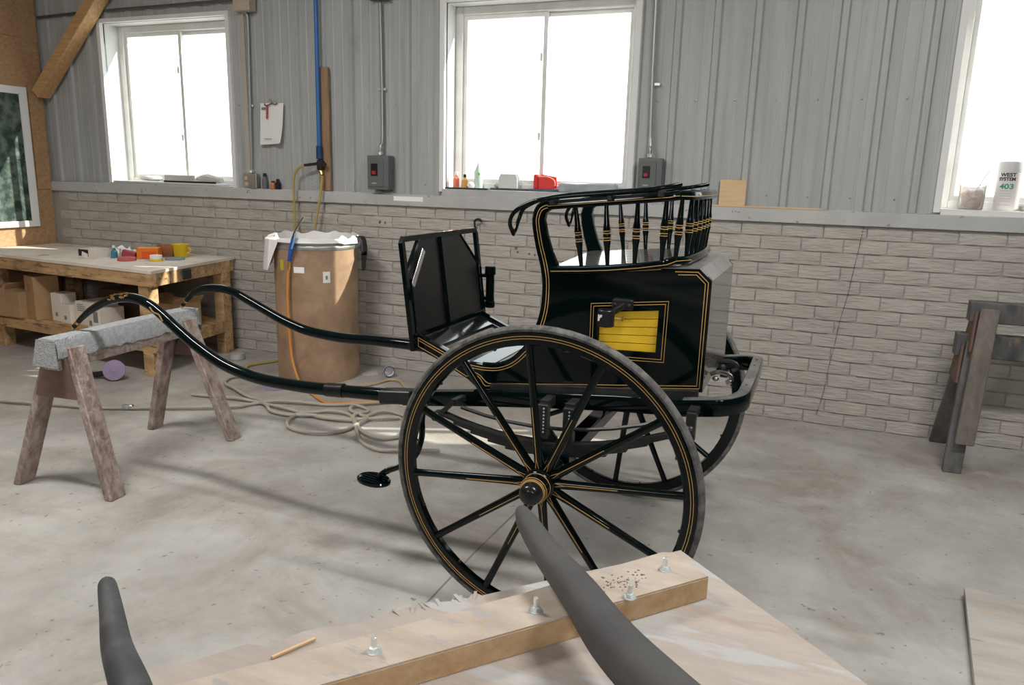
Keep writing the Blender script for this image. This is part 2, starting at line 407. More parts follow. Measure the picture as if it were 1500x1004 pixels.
# ---- ribbed steel sheets above the ledge
def steel_profile(x):
    t = ((x+.875) / .2286) % 1.0; d = min(t, 1-t)*.2286
    y = 0
    if d < .026: y = -.019 if d < .016 else -.019*(.026-d)/.010
    t3 = (((x+.875) / .2286)*3) % 1.0; d3 = min(t3, 1-t3)*.0762
    if y == 0 and d3 < .009: y = -.002 if d3 < .004 else -.002*(.009-d3)/.005
    return y
def key_xs(x0, x1):
    xs = {x0, x1}
    k0 = int(math.floor((x0+.875)/.2286))-1; k1 = int(math.ceil((x1+.875)/.2286))+1
    for k in range(k0, k1+1):
        c = -.875+k*.2286
        for o in (-.026, -.016, .016, .026): xs.add(c+o)
        for q in (1, 2):
            for o in (-.009, -.004, .004, .009): xs.add(c+q*.0762+o)
    return sorted(x for x in xs if x0-1e-9 <= x <= x1+1e-9)
steel = struct(B().b2((XL+.001, 4.862, 1.29), (XL+.25, 4.90, ZC)), 'wall_back_upper', metal_m)
k = -7
screwb = None
while -.875-.1143+k*.9144 < XR:
    x0 = max(XL, -.875-.1143+k*.9144); x1 = min(XR, -.875-.1143+(k+1)*.9144); k += 1
    if x1 <= x0: continue
    cuts = [x0]+[c for wn in WINS for c in (wn[1], wn[2]) if x0 < c < x1]+[x1]; cuts.sort()
    b = B()
    for a, c in zip(cuts, cuts[1:]):
        mid = (a+c)/2; zs = [(1.288, ZC)]
        for _, wl, wr, zb, zt in WINS:
            if wl < mid < wr: zs = [(zt, ZC), (1.288, zb)]
        for zl, zh in zs:
            if zh-zl < .01: continue
            xs = key_xs(a, c); fr = []; bk = []
            for x in xs:
                y = 4.833+steel_profile(x)
                fr.append((b.bm.verts.new((x, y, zl)), b.bm.verts.new((x, y, zh))))
            for (p, q), (r, s_) in zip(fr, fr[1:]): b.bm.faces.new((p, r, s_, q))
            b.b2((a, 4.845, zl), (c, 4.86, zh))
    b.obj('steel_panel', metal_m, steel, 0)
b = B()
for zz in (1.36, 1.905, 2.75):
    for i in range(-24, 24):
        x = -1.041+.2286*i*1.0+.07
        if any(wl-.02 < x < wr+.02 for _, wl, wr, _, _ in WINS) or not XL < x < 2.5: continue
        b.sphere((x, 4.83, zz), .006, (1, .6, 1), 6, 4)
so = b.obj('screw', conduit_m, steel); so['kind'] = 'stuff'

# ---- windows: reveal, frame, sashes, glass
for n, wl, wr, zb, zt in WINS:
    d0, d1 = 4.80, 5.02
    wo = struct(B().b2((wl-.035, 4.812, zb-.02), (wl, d1, zt+.03)).b2((wr, 4.812, zb-.02), (wr+.035, d1, zt+.03)).b2((wl, 4.812, zt), (wr, d1, zt+.03)), 'window_%d' % n, white_trim)
    B().b2((wl, 4.79, 1.287), (wr, d1, zb)).obj('window_sill', trim_m if n < 3 else white_trim, wo)
    f = B(); t = .055
    for lo, hi in (((wl, zb), (wl+t, zt)), ((wr-t, zb), (wr, zt)), ((wl+t, zt-t), (wr-t, zt)), ((wl+t, zb), (wr-t, zb+t*.8))):
        f.b2((lo[0], 4.985, lo[1]), (hi[0], 5.055, hi[1]), bevel=.004)
    fr = f.obj('window_frame', vinyl, wo)
    xm = (wl+wr)/2
    for (a, c, yo) in ((wl+t, xm+.018, 5.0), (xm-.018, wr-t, 5.025)):
        s_ = B(); q = .028
        z0, z1 = zb+t*.8, zt-t
        s_.b2((a, yo, z0), (a+q, yo+.022, z1)).b2((c-q, yo, z0), (c, yo+.022, z1)).b2((a+q, yo, z0), (c-q, yo+.022, z0+q)).b2((a+q, yo, z1-q), (c-q, yo+.022, z1))
        sh = s_.obj('sash', vinyl, wo)
        B().b2((a+q, yo+.009, z0+q), (c-q, yo+.013, z1-q)).obj('pane', glass, sh)
    lk = B()
    for zz in (.28, .70): lk.b2((xm-.028, 4.988, zb+(zt-zb)*zz), (xm-.012, 5.0, zb+(zt-zb)*zz+.05), bevel=.003)
    lk.obj('sash_latch', vinyl, wo)

# ---- left wall of OSB with a framed green window
lw = struct(B().b2((XL-.1, YB, 0), (XL, 5.07, ZC)), 'wall_left', mortar_m)
ys = [YB, -1.76, .68, 3.12, 4.79]
for a, c in zip(ys, ys[1:]):
    for z0, z1 in ((0, 1.22), (1.222, 2.44), (2.442, ZC)):
        B().b2((XL, a+.001, z0), (XL+.018, c-.001, z1)).obj('chipboard_sheet', osb, lw)
B().b2((XL, 4.66, 1.22), (XL+.03, 4.79, ZC)).obj('corner_board', osb, lw)
w4 = struct(B().b2((XL+.018, 3.30, .93), (XL+.03, 4.60, 2.03)), 'window_4', green_board)
f = B()
for lo, hi in (((3.25, 1.985), (4.63, 2.045)), ((3.25, .905), (4.63, .955)), ((4.565, .955), (4.63, 1.985)), ((3.25, .955), (3.31, 1.985))):
    f.b2((XL+.018, lo[0], lo[1]), (XL+.052, hi[0], hi[1]), bevel=.003)
f.obj('window_frame', white_trim, w4)
for z0, z1 in ((.955, 1.452), (1.458, 1.985)):
    B().b2((XL+.03, 3.31, z0), (XL+.038, 4.565, z1)).obj('pane', green_board, w4)
br = struct(B().beam((-6.16, 4.735, 2.0), (-4.85, 4.735, 3.27), .09, .12, upv=(0, 1, 0), bevel=.004), 'trim_2', timber)

# ---- housings for the added fill lights, out of view
for p, lab in zip(WALL_FILLS, ('left', 'right')):
    b = B(); b.box((p[0], p[1]-.07, p[2]+.03), (1.6, .10, .7), bevel=.01); one(b, 'wall_fill_panel', white_trim, '%s added white fill light panel, unseen, on the wall behind the camera' % lab, 'lamp', 'wall fill lights')
for i, (x, y) in enumerate(CEILING_FILLS):
    t = thing('ceiling_fill', '%s added twin tube fill light, unseen, hung under the ceiling' % ('left', 'right')[i], 'lamp', (x, y, 3.38), 'ceiling fill lights')
    B().b2((x-.65, y-.12, 3.42), (x+.65, y+.12, 3.5)).obj('housing', white_trim, t)
    for s_ in (-.06, .06): B().tube([(x-.6, y+s_, 3.405), (x+.6, y+s_, 3.405)], .015, 8).obj('fill_tube', tube_lit, t)

# ================================================================== THE CART  (local: x to the rear, y to the wall, z up)
O = Vector((-.70468, 2.69169, 0)); PSI = .010604; TRK = 1.2244; RW = .5036; CAMB = .0478
cart = thing('horse_cart', 'black two wheeled horse cart with gold pinstripes and a spindle backed seat', 'cart', O, rotz=-PSI, local=True)
def cpart(b, name, m, parent=cart, smooth=35, label=None):
    o = b.obj(name, m, parent, smooth)
    if label: o['label'] = label
    return o
def ribbon(b, pts, wd, y, th=.0012, closed=False):   # a painted line lying on the plane y, path in (x, z)
    P = [Vector((p[0], y, p[1])) for p in pts]
    b.tube(P, 1, sect=[(-wd/2, -th/2), (wd/2, -th/2), (wd/2, th/2), (-wd/2, th/2)], closed=closed, upv=(0, 1, 0))
def offset_poly(P, d):
    n = len(P); out = []
    A = sum(P[i][0]*P[(i+1) % n][1]-P[(i+1) % n][0]*P[i][1] for i in range(n))
    sg = 1 if A > 0 else -1
    for i in range(n):
        p0, p1, p2 = Vector(P[i-1]), Vector(P[i]), Vector(P[(i+1) % n])
        e1, e2 = (p1-p0).normalized(), (p2-p1).normalized()
        n1, n2 = Vector((-e1.y, e1.x))*sg, Vector((-e2.y, e2.x))*sg
        m = (n1+n2); m = m/max(.4, m.dot(n1)) if m.length > 1e-6 else n1
        out.append(tuple(p1+m*d))
    return out

# ---- wheels
def build_wheel():
    b = B()    # felloe, axis along local -y (outside face at y=0)
    prof = [(.443, .006), (.447, .001), (.482, .0), (.486, .003), (.486, .029), (.447, .030), (.443, .024)]
    def ringsolid(b, prof, seg=72):
        rings = []
        for r, y in prof: rings.append([b.bm.verts.new((r*math.cos(2*PI*k/seg), y, r*math.sin(2*PI*k/seg))) for k in range(seg)])
        m = len(rings)
        for i in range(m):
            A, C = rings[i], rings[(i+1) % m]
            for k in range(seg): b.bm.faces.new((A[k], A[(k+1) % seg], C[(k+1) % seg], C[k]))
    ringsolid(b, prof); felloe = b.mesh('wheel', lacquer, 30)
    b = B(); ringsolid(b, [(.486, .002), (.494, -.001), (.501, .003), (.5036, .010), (.5036, .021), (.501, .028), (.494, .032), (.486, .029)]); tyre = b.mesh('tyre', rubber, 50)
    b = B()    # spoke along +x from hub to felloe
    n = 9; path = []; sect = []
    for i in range(n+1):
        t = i/n; path.append((.040+(.447-.040)*t, .019-.006*t, 0))
    rad = [.0165, .0155, .0145, .014, .0135, .013, .0125, .012, .0122, .0128]
    sec = [(math.cos(2*PI*k/10)*1.0, math.sin(2*PI*k/10)*.85) for k in range(10)]
    b.tube(path, rad, sect=sec, upv=(0, 1, 0)); spoke = b.mesh('spoke', lacquer, 60)
    my = Matrix.Rotation(PI/2, 4, 'X')   # lathe z -> -y
    b = B(); b.lathe([(.030, -.14), (.044, -.135), (.046, -.06), (.052, -.045), (.054, -.018), (.052, .002), (.046, .006), (.043, .014), (.0425, .046), (.039, .050), (.036, .053)], 28, my); hub = b.mesh('hub', lacquer, 40)
    b = B(); b.lathe([(.035, .05), (.0355, .066), (.034, .078), (.029, .088), (.020, .094), (.011, .0955), (.0105, .1), (.006, .1015)], 28, my)
    hub_cap = b.mesh('hub_cap', mat('hub_cap_black', (.012, .012, .012), .22), 30)
    b = B()
    for r, y, rr in ((.0434, -.0135, .0012), (.0432, -.045, .0012), (.0392, -.0495, .0014), (.0362, -.0535, .0022)):
        b.tube([(r*math.cos(2*PI*k/32), y, r*math.sin(2*PI*k/32)) for k in range(32)], rr, 5, closed=True)
    bands = b.mesh('hub_band', gold, 60)
    b = B()
    for r in (.4650, .4730):
        b.tube([(r*math.cos(2*PI*k/96), -.0002, r*math.sin(2*PI*k/96)) for k in range(96)], 1, sect=[(-.0009, -.0006), (.0009, -.0006), (.0009, .0006), (-.0009, .0006)], closed=True, upv=(0, 1, 0))
    for k in range(12):
        a = math.radians(5.5+30*k); c, s_ = math.cos(a), math.sin(a)
        def q(x, z, y): return (x*c-z*s_, y, x*s_+z*c)
        for pz in ((.052, .0075), (.052, -.0035)):
            pts = []
            for i in range(7):
                t = i/6; x = .050+.035*t; zz = pz[1]*(1-t)+.002*t; yy = .0075-.0022*t
                pts.append(q(x, zz, yy-.0035))
            b.tube(pts, .0010, 4)
        b.tube([q(.085, .002, .0035), q(.16, .002, .0030), q(.25, .002, .0023)], .0012, 4)
    stripes = b.mesh('pinstripe', gold, 60)
    b = B()
    b.sphere((.4415, .015, 0), .006, (1, 1, 1), 6, 4)
    bolts = b.mesh('felloe_bolt', iron, 60)
    return felloe, tyre, spoke, hub, hub_cap, bands, stripes, bolts
WM = build_wheel(); zc = RW*math.cos(CAMB)
for side in (-1, 1):
    wo = inst('wheel', WM[0], cart, (0, side*TRK/2, zc), (CAMB, 0, 0 if side < 0 else PI))
    inst('tyre', WM[1], wo)['label'] = 'worn grey rubber tyre'
    for k in range(12): inst('spoke', WM[2], wo, (0, 0, 0), (0, -math.radians(5.5+30*k), 0))
    inst('hub', WM[3], wo); inst('hub_cap', WM[4], wo); inst('hub_band', WM[5], wo); inst('pinstripe', WM[6], wo)
    for k in range(12): inst('felloe_bolt', WM[7], wo, (0, 0, 0), (0, -math.radians(20.5+30*k), 0))

dusty_top = mat('dusty_box_top', (.17, .165, .155), .35, col2=(.30, .29, .27), scale=9, lo=.35, hi=.7, coat=.3)
# ---- body sides
def bz(x): return .723+.117*x
post_out = [(-.095, 1.356), (-.128, 1.352), (-.152, 1.338), (-.164, 1.312), (-.166, 1.28), (-.152, 1.21), (-.135, 1.152), (-.124, 1.10), (-.122, 1.05), (-.125, 1.0), (-.137, .946), (-.160, .890), (-.190, .845), (-.229, .806), (-.262, .787), (-.298, .776), (-.345, .773)]
post_in = [(-.072, 1.138), (-.098, 1.19), (-.118, 1.25), (-.128, 1.295), (-.124, 1.316), (-.110, 1.328), (-.095, 1.331)]
post_out_s = [tuple(v) for v in catmull([(a, c, 0) for a, c in post_out], 3)]; post_out_s = [(v[0], v[1]) for v in post_out_s]
side_poly = [(.428, bz(.428)), (.430, 1.132), (.390, 1.167), (.30, 1.162), (.1, 1.150)]+post_in+post_out_s+[(-.394, .776), (-.485, .806), (-.616, .861), (-.616, .806), (-.535, .776), (-.400, .712), (-.372, .690), (-.345, bz(-.345))]
vent = [(.077, bz(.077)+.145), (.270, bz(.270)+.130), (.272, 1.025), (.076, 1.003)]
YS = .286
for side in (-1, 1):
    b = B(); hole = [vent] if side < 0 else []
    b.prism([(x, side*YS, z) for x, z in side_poly], (0, -side*.020, 0), holes=[[(x, side*YS, z) for x, z in h] for h in hole])
    sp = cpart(b, 'side_panel', lacquer, smooth=25)
    y = side*(YS+.0006); g = B()
    low = [(.418, bz(.418)+.014), (.420, 1.126), (.386, 1.156), (.315, 1.153), (.322, 1.146), (.383, 1.149), (.412, 1.122), (.410, bz(.41)+.022)]
    def line(P): ribbon(g, P, .0024, y)
    line([(.315, 1.1535), (.386, 1.157), (.420, 1.126), (.418, bz(.418)+.012), (-.33, bz(-.33)+.012), (-.337, .70), (-.352, .722), (-.372, .734), (-.390, .732)])
    line([(.325, 1.1445), (.382, 1.148), (.411, 1.1215), (.4095, bz(.41)+.021), (-.318, bz(-.318)+.021), (-.330, .712), (-.350, .731), (-.374, .742), (-.392, .740)])
    edge = [p for p in post_out_s]+[(-.394, .776), (-.485, .806), (-.600, .854)]
    for d in (.010, .019):
        out = []
        for i, p in enumerate(edge):
            a = Vector(edge[max(0, i-1)]); c = Vector(edge[min(len(edge)-1, i+1)]); t = (c-a).normalized(); nrm = Vector((-t.y, t.x))
            q = Vector(p)+nrm*d
            out.append((q.x, q.y))
        line(out if d < .015 else out[2:])
    line([(-.604, .845), (-.604, .812), (-.535, .784), (-.405, .722), (-.392, .732)])
    line([(-.085, 1.127), (.0, 1.132), (.1, 1.139), (.2, 1.149), (.27, 1.158)])
    if side < 0:
        for d in (-.020, -.029):
            ribbon(g, offset_poly(vent, d), .0024, y, closed=True)
    cpart(g, 'pinstripe', gold, sp)
    pr = B(); pr.tube([(p[0]-.0, side*(YS-.01), p[1]) for p in post_out_s], .0085, 6); cpart(pr, 'edge_bead', lacquer, sp)
# yellow louvre behind the opening: five boards
vp = cpart(B().prism([(.06, -YS+.021, .83), (.29, -YS+.021, .85), (.29, -YS+.021, 1.04), (.06, -YS+.021, 1.02)], (0, .006, 0)), 'vent_panel', yellow, label='yellow panel of horizontal boards set in the side')
for i in range(5):
    t0, t1 = i/5, (i+1)/5
    def pt(x, t):
        zl = bz(x)+.145-(x-.077)*.078; zh = 1.003+(x-.076)*.112
        return zl+(zh-zl)*t
    P = [(.0775, -YS+.006, pt(.0775, t0)+.0012), (.2705, -YS+.006, pt(.2705, t0)+.0012), (.2705, -YS+.006, pt(.2705, t1)-.0012), (.0775, -YS+.006, pt(.0775, t1)-.0012)]
    cpart(B().prism(P, (0, .014, 0)), 'slat', yellow, vp)
# body box: back, chamfered top, floor, seat front
b = B(); yi = YS-.0205
def panel(p, q, th=.016):    # panel spanning the width between two (x,z) points
    P = [(p[0], -yi, p[1]), (q[0], -yi, q[1]), (q[0], yi, q[1]), (p[0], yi, p[1])]
    d = Vector((q[0]-p[0], 0, q[1]-p[1])).normalized(); nrm = Vector((d.z, 0, -d.x))*th
    return P, nrm
P, nv = panel((.429, .775), (.431, 1.131)); cpart(B().prism([(x, y*1.075, z) for x, y, z in P], -nv*.4), 'back_panel', lacquer_dust_sheen)
P, nv = panel((.4305, 1.131), (.390, 1.168)); cpart(B().prism([(x, y*1.075, z) for x, y, z in P], -nv), 'back_chamfer', dusty_top)
P, nv = panel((.391, 1.168), (.26, 1.163)); cpart(B().prism([(x, y*1.075, z) for x, y, z in P], -nv*.7), 'box_top', dusty_top)
P, nv = panel((-.34, bz(-.34)+.004), (.425, bz(.425)+.004)); cpart(B().prism(P, nv*-1), 'floor_board', lacquer)
P, nv = panel((-.10, .72), (-.095, 1.12)); cpart(B().prism(P, nv), 'seat_front_panel', lacquer)
# ---- seat boards, seat rail, top rail
def sz(x): return 1.150+.095*x
for i in range(7):
    y0 = -.262+i*.0755; y1 = y0+.0715
    P = [(-.125, y0, sz(-.125)+.04*y0), (.335, y0, sz(.335)+.04*y0), (.335, y1, sz(.335)+.04*y1), (-.125, y1, sz(-.125)+.04*y1)]
    cpart(B().prism(P, (0, 0, -.014)), 'seat_slat', mat('seat_board_varnish', (.09, .09, .085), .16, coat=1.0, col2=(.16, .15, .14), scale=10, stretch=(1, 14, 1)))
def rail_path(zf, xb, yb, x0, rc=.06):
    pts = [(x, -yb, zf(x)) for x in (x0, x0+.1, .1, .2, xb-rc)]
    pts += [(xb-rc+rc*math.sin(a), -yb+rc-rc*math.cos(a), zf(xb)) for a in (.5, 1.05)]
    pts += [(xb+.003, -yb+rc, zf(xb)), (xb+.010, 0, zf(xb)), (xb+.003, yb-rc, zf(xb))]
    pts += [(xb-rc+rc*math.sin(a), yb-rc+rc*math.cos(a), zf(xb)) for a in (1.05, .5)]
    return pts+[(x, yb, zf(x)) for x in (xb-rc, .2, .1, x0+.1, x0)]
def srail(x): return 1.139+.075*x+.22*max(0, x)**2
def trail(x): return 1.357+.105*x
sec = [(-.016, -.012), (.016, -.012), (.018, -.004), (.016, .008), (.010, .012), (-.010, .012), (-.016, .008), (-.018, -.004)]
b = B(); b.tube(rail_path(srail, .330, .283, -.095), 1, sect=sec); cpart(b, 'seat_rail', lacquer)
g = B(); g.tube([(p[0], p[1]*(1+.0195/abs(p[1])) if abs(p[1]) > .27 else p[1], p[2]-.004) for p in rail_path(srail, .3495, .283, -.095) if p[1] < -.2], .0014, 4); cpart(g, 'pinstripe', gold)
sec2 = [(-.019, -.016), (.019, -.016), (.021, -.004), (.018, .008), (.011, .013), (-.011, .013), (-.018, .008), (-.021, -.004)]
tp = rail_path(trail, .334, .290, -.110, .05)
b = B(); b.tube(tp, 1, sect=sec2); tr = cpart(b, 'top_rail', lacquer)
g = B(); P2 = [(p[0]+(.0 if abs(p[1]) > .28 else .0225), p[1]*1.075 if abs(p[1]) > .26 else p[1], p[2]-.004) for p in tp]
g.tube(P2, .0015, 4); cpart(g, 'pinstripe', gold, tr)
# posts of the seat side get depth
# ---- spindles
def spindle_mesh(h):
    b = B(); pr = [(.0062, 0), (.0068, .03), (.0095, .30), (.0125, .40), (.0125, .44), (.0100, .455), (.0125, .47), (.0125, .53), (.0100, .545), (.0125, .56), (.0125, .60), (.0095, .70), (.0068, .97), (.0062, 1)]
    b.lathe([(r, z*h) for r, z in pr], 10); a = b.mesh('spindle', lacquer, 50)
    b = B()
    for z in (.425, .465, .535, .575):
        b.lathe([(.0131, z*h-.0012), (.0133, z*h), (.0131, z*h+.0012)], 10)
    return a, b.mesh('gold_band', gold, 50)
SM = spindle_mesh(.2)
def add_spindle(p, q):
    p, q = Vector(p), Vector(q); d = q-p
    o = inst('spindle', SM[0], cart, p, d.to_track_quat('Z', 'Y').to_euler(), (1, 1, d.length/.2)); inst('gold_band', SM[1], o)
for side in (-1, 1):
    for xb_, xt_ in ((.006, -.020), (.094, .082), (.183, .184), (.268, .274), (.312, .322)):
        add_spindle((xb_, side*.283, srail(xb_)+.008), (xt_, side*.290, trail(xt_)-.012))
for i in range(6):
    y = -.205+i*.082
    xx = .004+.006*(1-abs(y)/.25)
    add_spindle((.328+xx, y, srail(.33)+.008), (.333+xx, y*1.02, trail(.334)-.012))
# ---- long bent grab rails over the seat sides
for side in (-1, 1):
    prof = [(-.232, 1.243), (-.236, 1.285), (-.212, 1.325), (-.150, 1.356), (-.06, 1.374), (.05, 1.386), (.15, 1.396), (.24, 1.408), (.312, 1.422)]
    pc = catmull([(x, 0, z) for x, z in prof], 4); n = len(pc)
    L = []; Rr = []
    for i, p in enumerate(pc):
        t = i/(n-1); wd = .031*math.sin(PI*min(1, t*5)/2)*math.sin(PI*min(1, (1-t)*6)/2)
        yc = side*(.300-.012*t)
        L.append(Vector((p.x, yc-wd*1.0, p.z))); Rr.append(Vector((p.x+(.010 if t < .35 else 0)*math.sin(PI*min(1, t*4))*.9, yc+wd*1.0, p.z+.004*math.sin(PI*t))))
    loop = L+list(reversed(Rr[1:-1]))
    b = B(); b.tube(loop, .0072, 7, closed=True); cpart(b, 'grab_rail', lacquer, smooth=60)
    for x in (-.09, .10, .26): cpart(B().b2((x-.009, side*.30-.026, trail(x)-.002), (x+.009, side*.30+.026, trail(x)+.018), bevel=.003), 'rail_bracket', iron)
# ---- dashboard
def dz(y, z): return -.612-.047*(z-.83)/.37     # x of the leaning dash at height z
def dp(y, z, off=0): return (dz(y, z)+off, y, z)
b = B(); fr = [dp(-.312, .80), dp(-.312, 1.190), dp(-.302, 1.203), dp(.302, 1.203), dp(.312, 1.190), dp(.312, .80)]
b.tube(fr, 1, sect=[(-.010, -.0085), (.010, -.0085), (.010, .0085), (-.010, .0085)], upv=(1, 0, 0)); b.beam(dp(-.31, .852), dp(.31, .852), .02, .02, upv=(1, 0, 0))
dash = cpart(b, 'dashboard', lacquer)
P = [(-.300, .84), (.300, .84), (.300, 1.06), (.150, 1.195), (-.190, 1.195), (-.300, 1.085)]
cpart(B().prism([dp(y, z, .004) for y, z in P], (-.010, 0, 0)), 'dash_panel', leather, dash)
b = B()
for p, q in (((-.304, 1.082), (-.190, 1.198)), ((.304, 1.056), (.150, 1.198))): b.tube([dp(*p), dp(*q)], .0085, 8)
b.tube([dp(-.035, .852, .008), dp(-.035, 1.195, .006)], .010, 8)
for y in (-.292, .292): b.tube([dp(y, .85, .006), dp(y, 1.06, .006)], .006, 6)
cpart(b, 'dash_rib', lacquer, dash)
cpart(B().box(dp(-.232, 1.095, .012), (.003, .026, .15), rot=(-.58, 0, 0), bevel=.001), 'dash_highlight', mat('highlight_silver', (.6, .6, .6), .2, metal=.6), dash)  # pale strip standing in for the shiny highlight along the dash diagonal
# toe board: a frame around a dusty inset
b = B(); zf = lambda x: .846-.40*(x+.612) if x < -.36 else .745+.06*(x+.36)
def fl(x0, x1, y0, y1, dzv=0, th=.012):
    return [(x0, y0, zf(x0)+dzv), (x1, y0, zf(x1)+dzv), (x1, y1, zf(x1)+dzv), (x0, y1, zf(x0)+dzv)]
b = B()
for x0, x1, y0, y1 in ((-.612, -.535, -.266, .266), (-.535, -.37, -.266, -.232), (-.535, -.37, .232, .266), (-.41, -.36, -.232, .232)):
    b.prism(fl(x0, x1, y0, y1), (0, 0, -.014))
toe = cpart(b, 'toe_board', seat_lac)
cpart(B().prism(fl(-.536, -.36, -.262, .262, -.016), (0, 0, -.008)), 'toe_mat', mat_dust, toe, label='dusty tan mat')
cpart(B().prism([(-.36, -.262, .742), (-.125, -.262, .752), (-.125, .262, .752), (-.36, .262, .742)], (0, 0, -.012)), 'floor_mat', mat('floor_mat', (.26, .25, .24), .4, col2=(.38, .37, .36), scale=20), toe)
# whip holder
b = B(); b.lathe([(.018, .862), (.0235, .866), (.0235, .888), (.020, .892), (.020, .905), (.019, .91), (.019, 1.006), (.0245, 1.010), (.0245, 1.042), (.020, 1.046)], 14, Matrix.Translation((-.600, .350, 0)))
b.b2((-.63, .312, .90), (-.60, .345, .915)); b.b2((-.63, .312, 1.0), (-.60, .345, 1.015)); cpart(b, 'whip_holder', lacquer)
# ---- frame rails, bent round the back
rp = [(-.64, .623), (-.50, .640), (-.34, .662), (-.1, .690), (.155, .715), (.377, .729), (.48, .742)]
def frame_side(side): return [(x, side*.328, z) for x, z in rp]
xr, zr, rc = .555, .762, .085
AA = [PI/2*i/8 for i in range(9)]
zz_ = lambda a: .742+.020*a/(PI/2)
path = frame_side(-1)[:-1]+[(xr-rc+rc*math.sin(a), -.328+rc-rc*math.cos(a), zz_(a)) for a in AA]+[(xr+.003, 0, zr+.004)]
path += [(xr-rc+rc*math.sin(a), .328-rc+rc*math.cos(a), zz_(a)) for a in reversed(AA)]+list(reversed(frame_side(1)[:-1]))
rad = [1]*len(path)
secf = [(-.018, -.027), (.018, -.027), (.020, -.022), (.020, .022), (.018, .027), (-.018, .027), (-.020, .022), (-.020, -.022)]
b = B(); b.tube(path, 1, sect=secf); frame = cpart(b, 'frame', lacquer, smooth=40)
b = B()
b.tube([(p[0], p[1], p[2]+.0285) for p in path if p[0] > .36], 1, sect=[(-.017, -.001), (.017, -.001), (.016, .0012), (-.016, .0012)])
cpart(b, 'rear_step', lacquer_dust_sheen, frame)
b = B(); 
for y in (-.2, -.1, .0, .1, .2): b.sphere((xr, y, zr+.032), .005, (1, 1, .6), 6, 4)
cpart(b, 'step_bolt', chrome, frame)
for x in (-.25, .05, .3): cpart(B().b2((x-.02, -.30, bz(x)-.05), (x+.02, .30, bz(x)-.012), bevel=.004), 'cross_bar', lacquer, frame)
for s_ in (-1, 1): cpart(B().beam((-.30, s_*.305, .695), (.42, s_*.305, .765), .020, .035), 'body_sill', iron, frame)
# tail catches
for y in (-.16, .02):
    b = B(); b.tube(catmull([(.434, y, .805), (.455, y, .815), (.480, y+.01, .812), (.498, y+.02, .800), (.500, y+.02, .785), (.485, y+.015, .778)], 4), .0075, 7); b.sphere((.452, y, .792), .012, (1, 1, .8), 8, 6); cpart(b, 'tail_catch', mat('dull_steel', (.30, .29, .28), .25, metal=.9) if y < 0 else iron)
# ---- shafts
near = [(-2.353, .718), (-2.300, .762), (-2.227, .810), (-2.117, .859), (-2.006, .880), (-1.909, .868), (-1.825, .826), (-1.736, .766), (-1.63, .702), (-1.49, .640), (-1.317, .606), (-1.115, .601), (-.961, .607), (-.80, .616), (-.62, .626)]
far = [(-2.354, .722), (-2.310, .764), (-2.269, .797), (-2.200, .822), (-2.100, .832), (-2.000, .818), (-1.913, .785), (-1.82, .748), (-1.726, .711), (-1.64, .684), (-1.543, .662), (-1.364, .650), (-1.135, .655), (-.90, .652), (-.62, .628)]
rr = [.0105, .0125, .0165, .0195, .0205, .0210, .0215, .0220, .0230, .0235, .0240, .0245, .0250, .0255, .026]
for side, cv in ((-1, near), (1, far)):
    yy = [.318]*4+[.318]*6+[.32, .322, .325, .327, .328]
    P = catmull([(x, side*y, z) for (x, z), y in zip(cv, yy)], 5); b = B(); b.tube(P, lerp_list(rr, 5), 12); sh = cpart(b, 'shaft', lacquer, smooth=60)
    d = (Vector(P[2])-Vector(P[0])).normalized()
    b = B(); b.tube([Vector(P[0])-d*.014, Vector(P[0])+d*.04], [.009, .0122], 10); cpart(b, 'shaft_tip', brass, sh)
    b = B(); b.tube([(-.985, side*.3265, cv[12][1]+.0-.001), (-.905, side*.3268, cv[12][1]+.005)], .0275, 12); cpart(b, 'leather_wrap', leather, sh)
    b = B(); b.beam((-.735, side*.328, .617), (-.60, side*.328, .631), .060, .050, bevel=.004); cpart(b, 'shaft_socket', black_plastic, sh)
    if side < 0:
        b = B()
        for k in range(26):
            t = random.random(); i = 3.15+t*.95; i0 = int(i); f_ = i-i0
            p = Vector((cv[i0][0]*(1-f_)+cv[i0+1][0]*f_, side*.318, cv[i0][1]*(1-f_)+cv[i0+1][1]*f_))
            a = random.uniform(.5, 2.0)
            q = p+Vector((0, -math.cos(a-.35)*.0200, math.sin(a-.35)*.0200)); b.sphere(q, random.uniform(.004, .0075), (2.2, .7, .7), 6, 4)
        for p in catmull([(-1.862, -.338, .852), (-1.842, -.3405, .835), (-1.815, -.3395, .826), (-1.796, -.3405, .803)], 6): b.sphere(p, .004, (1.3, .8, 1), 6, 4)
        cpart(b, 'worn_gilding', brass, sh)
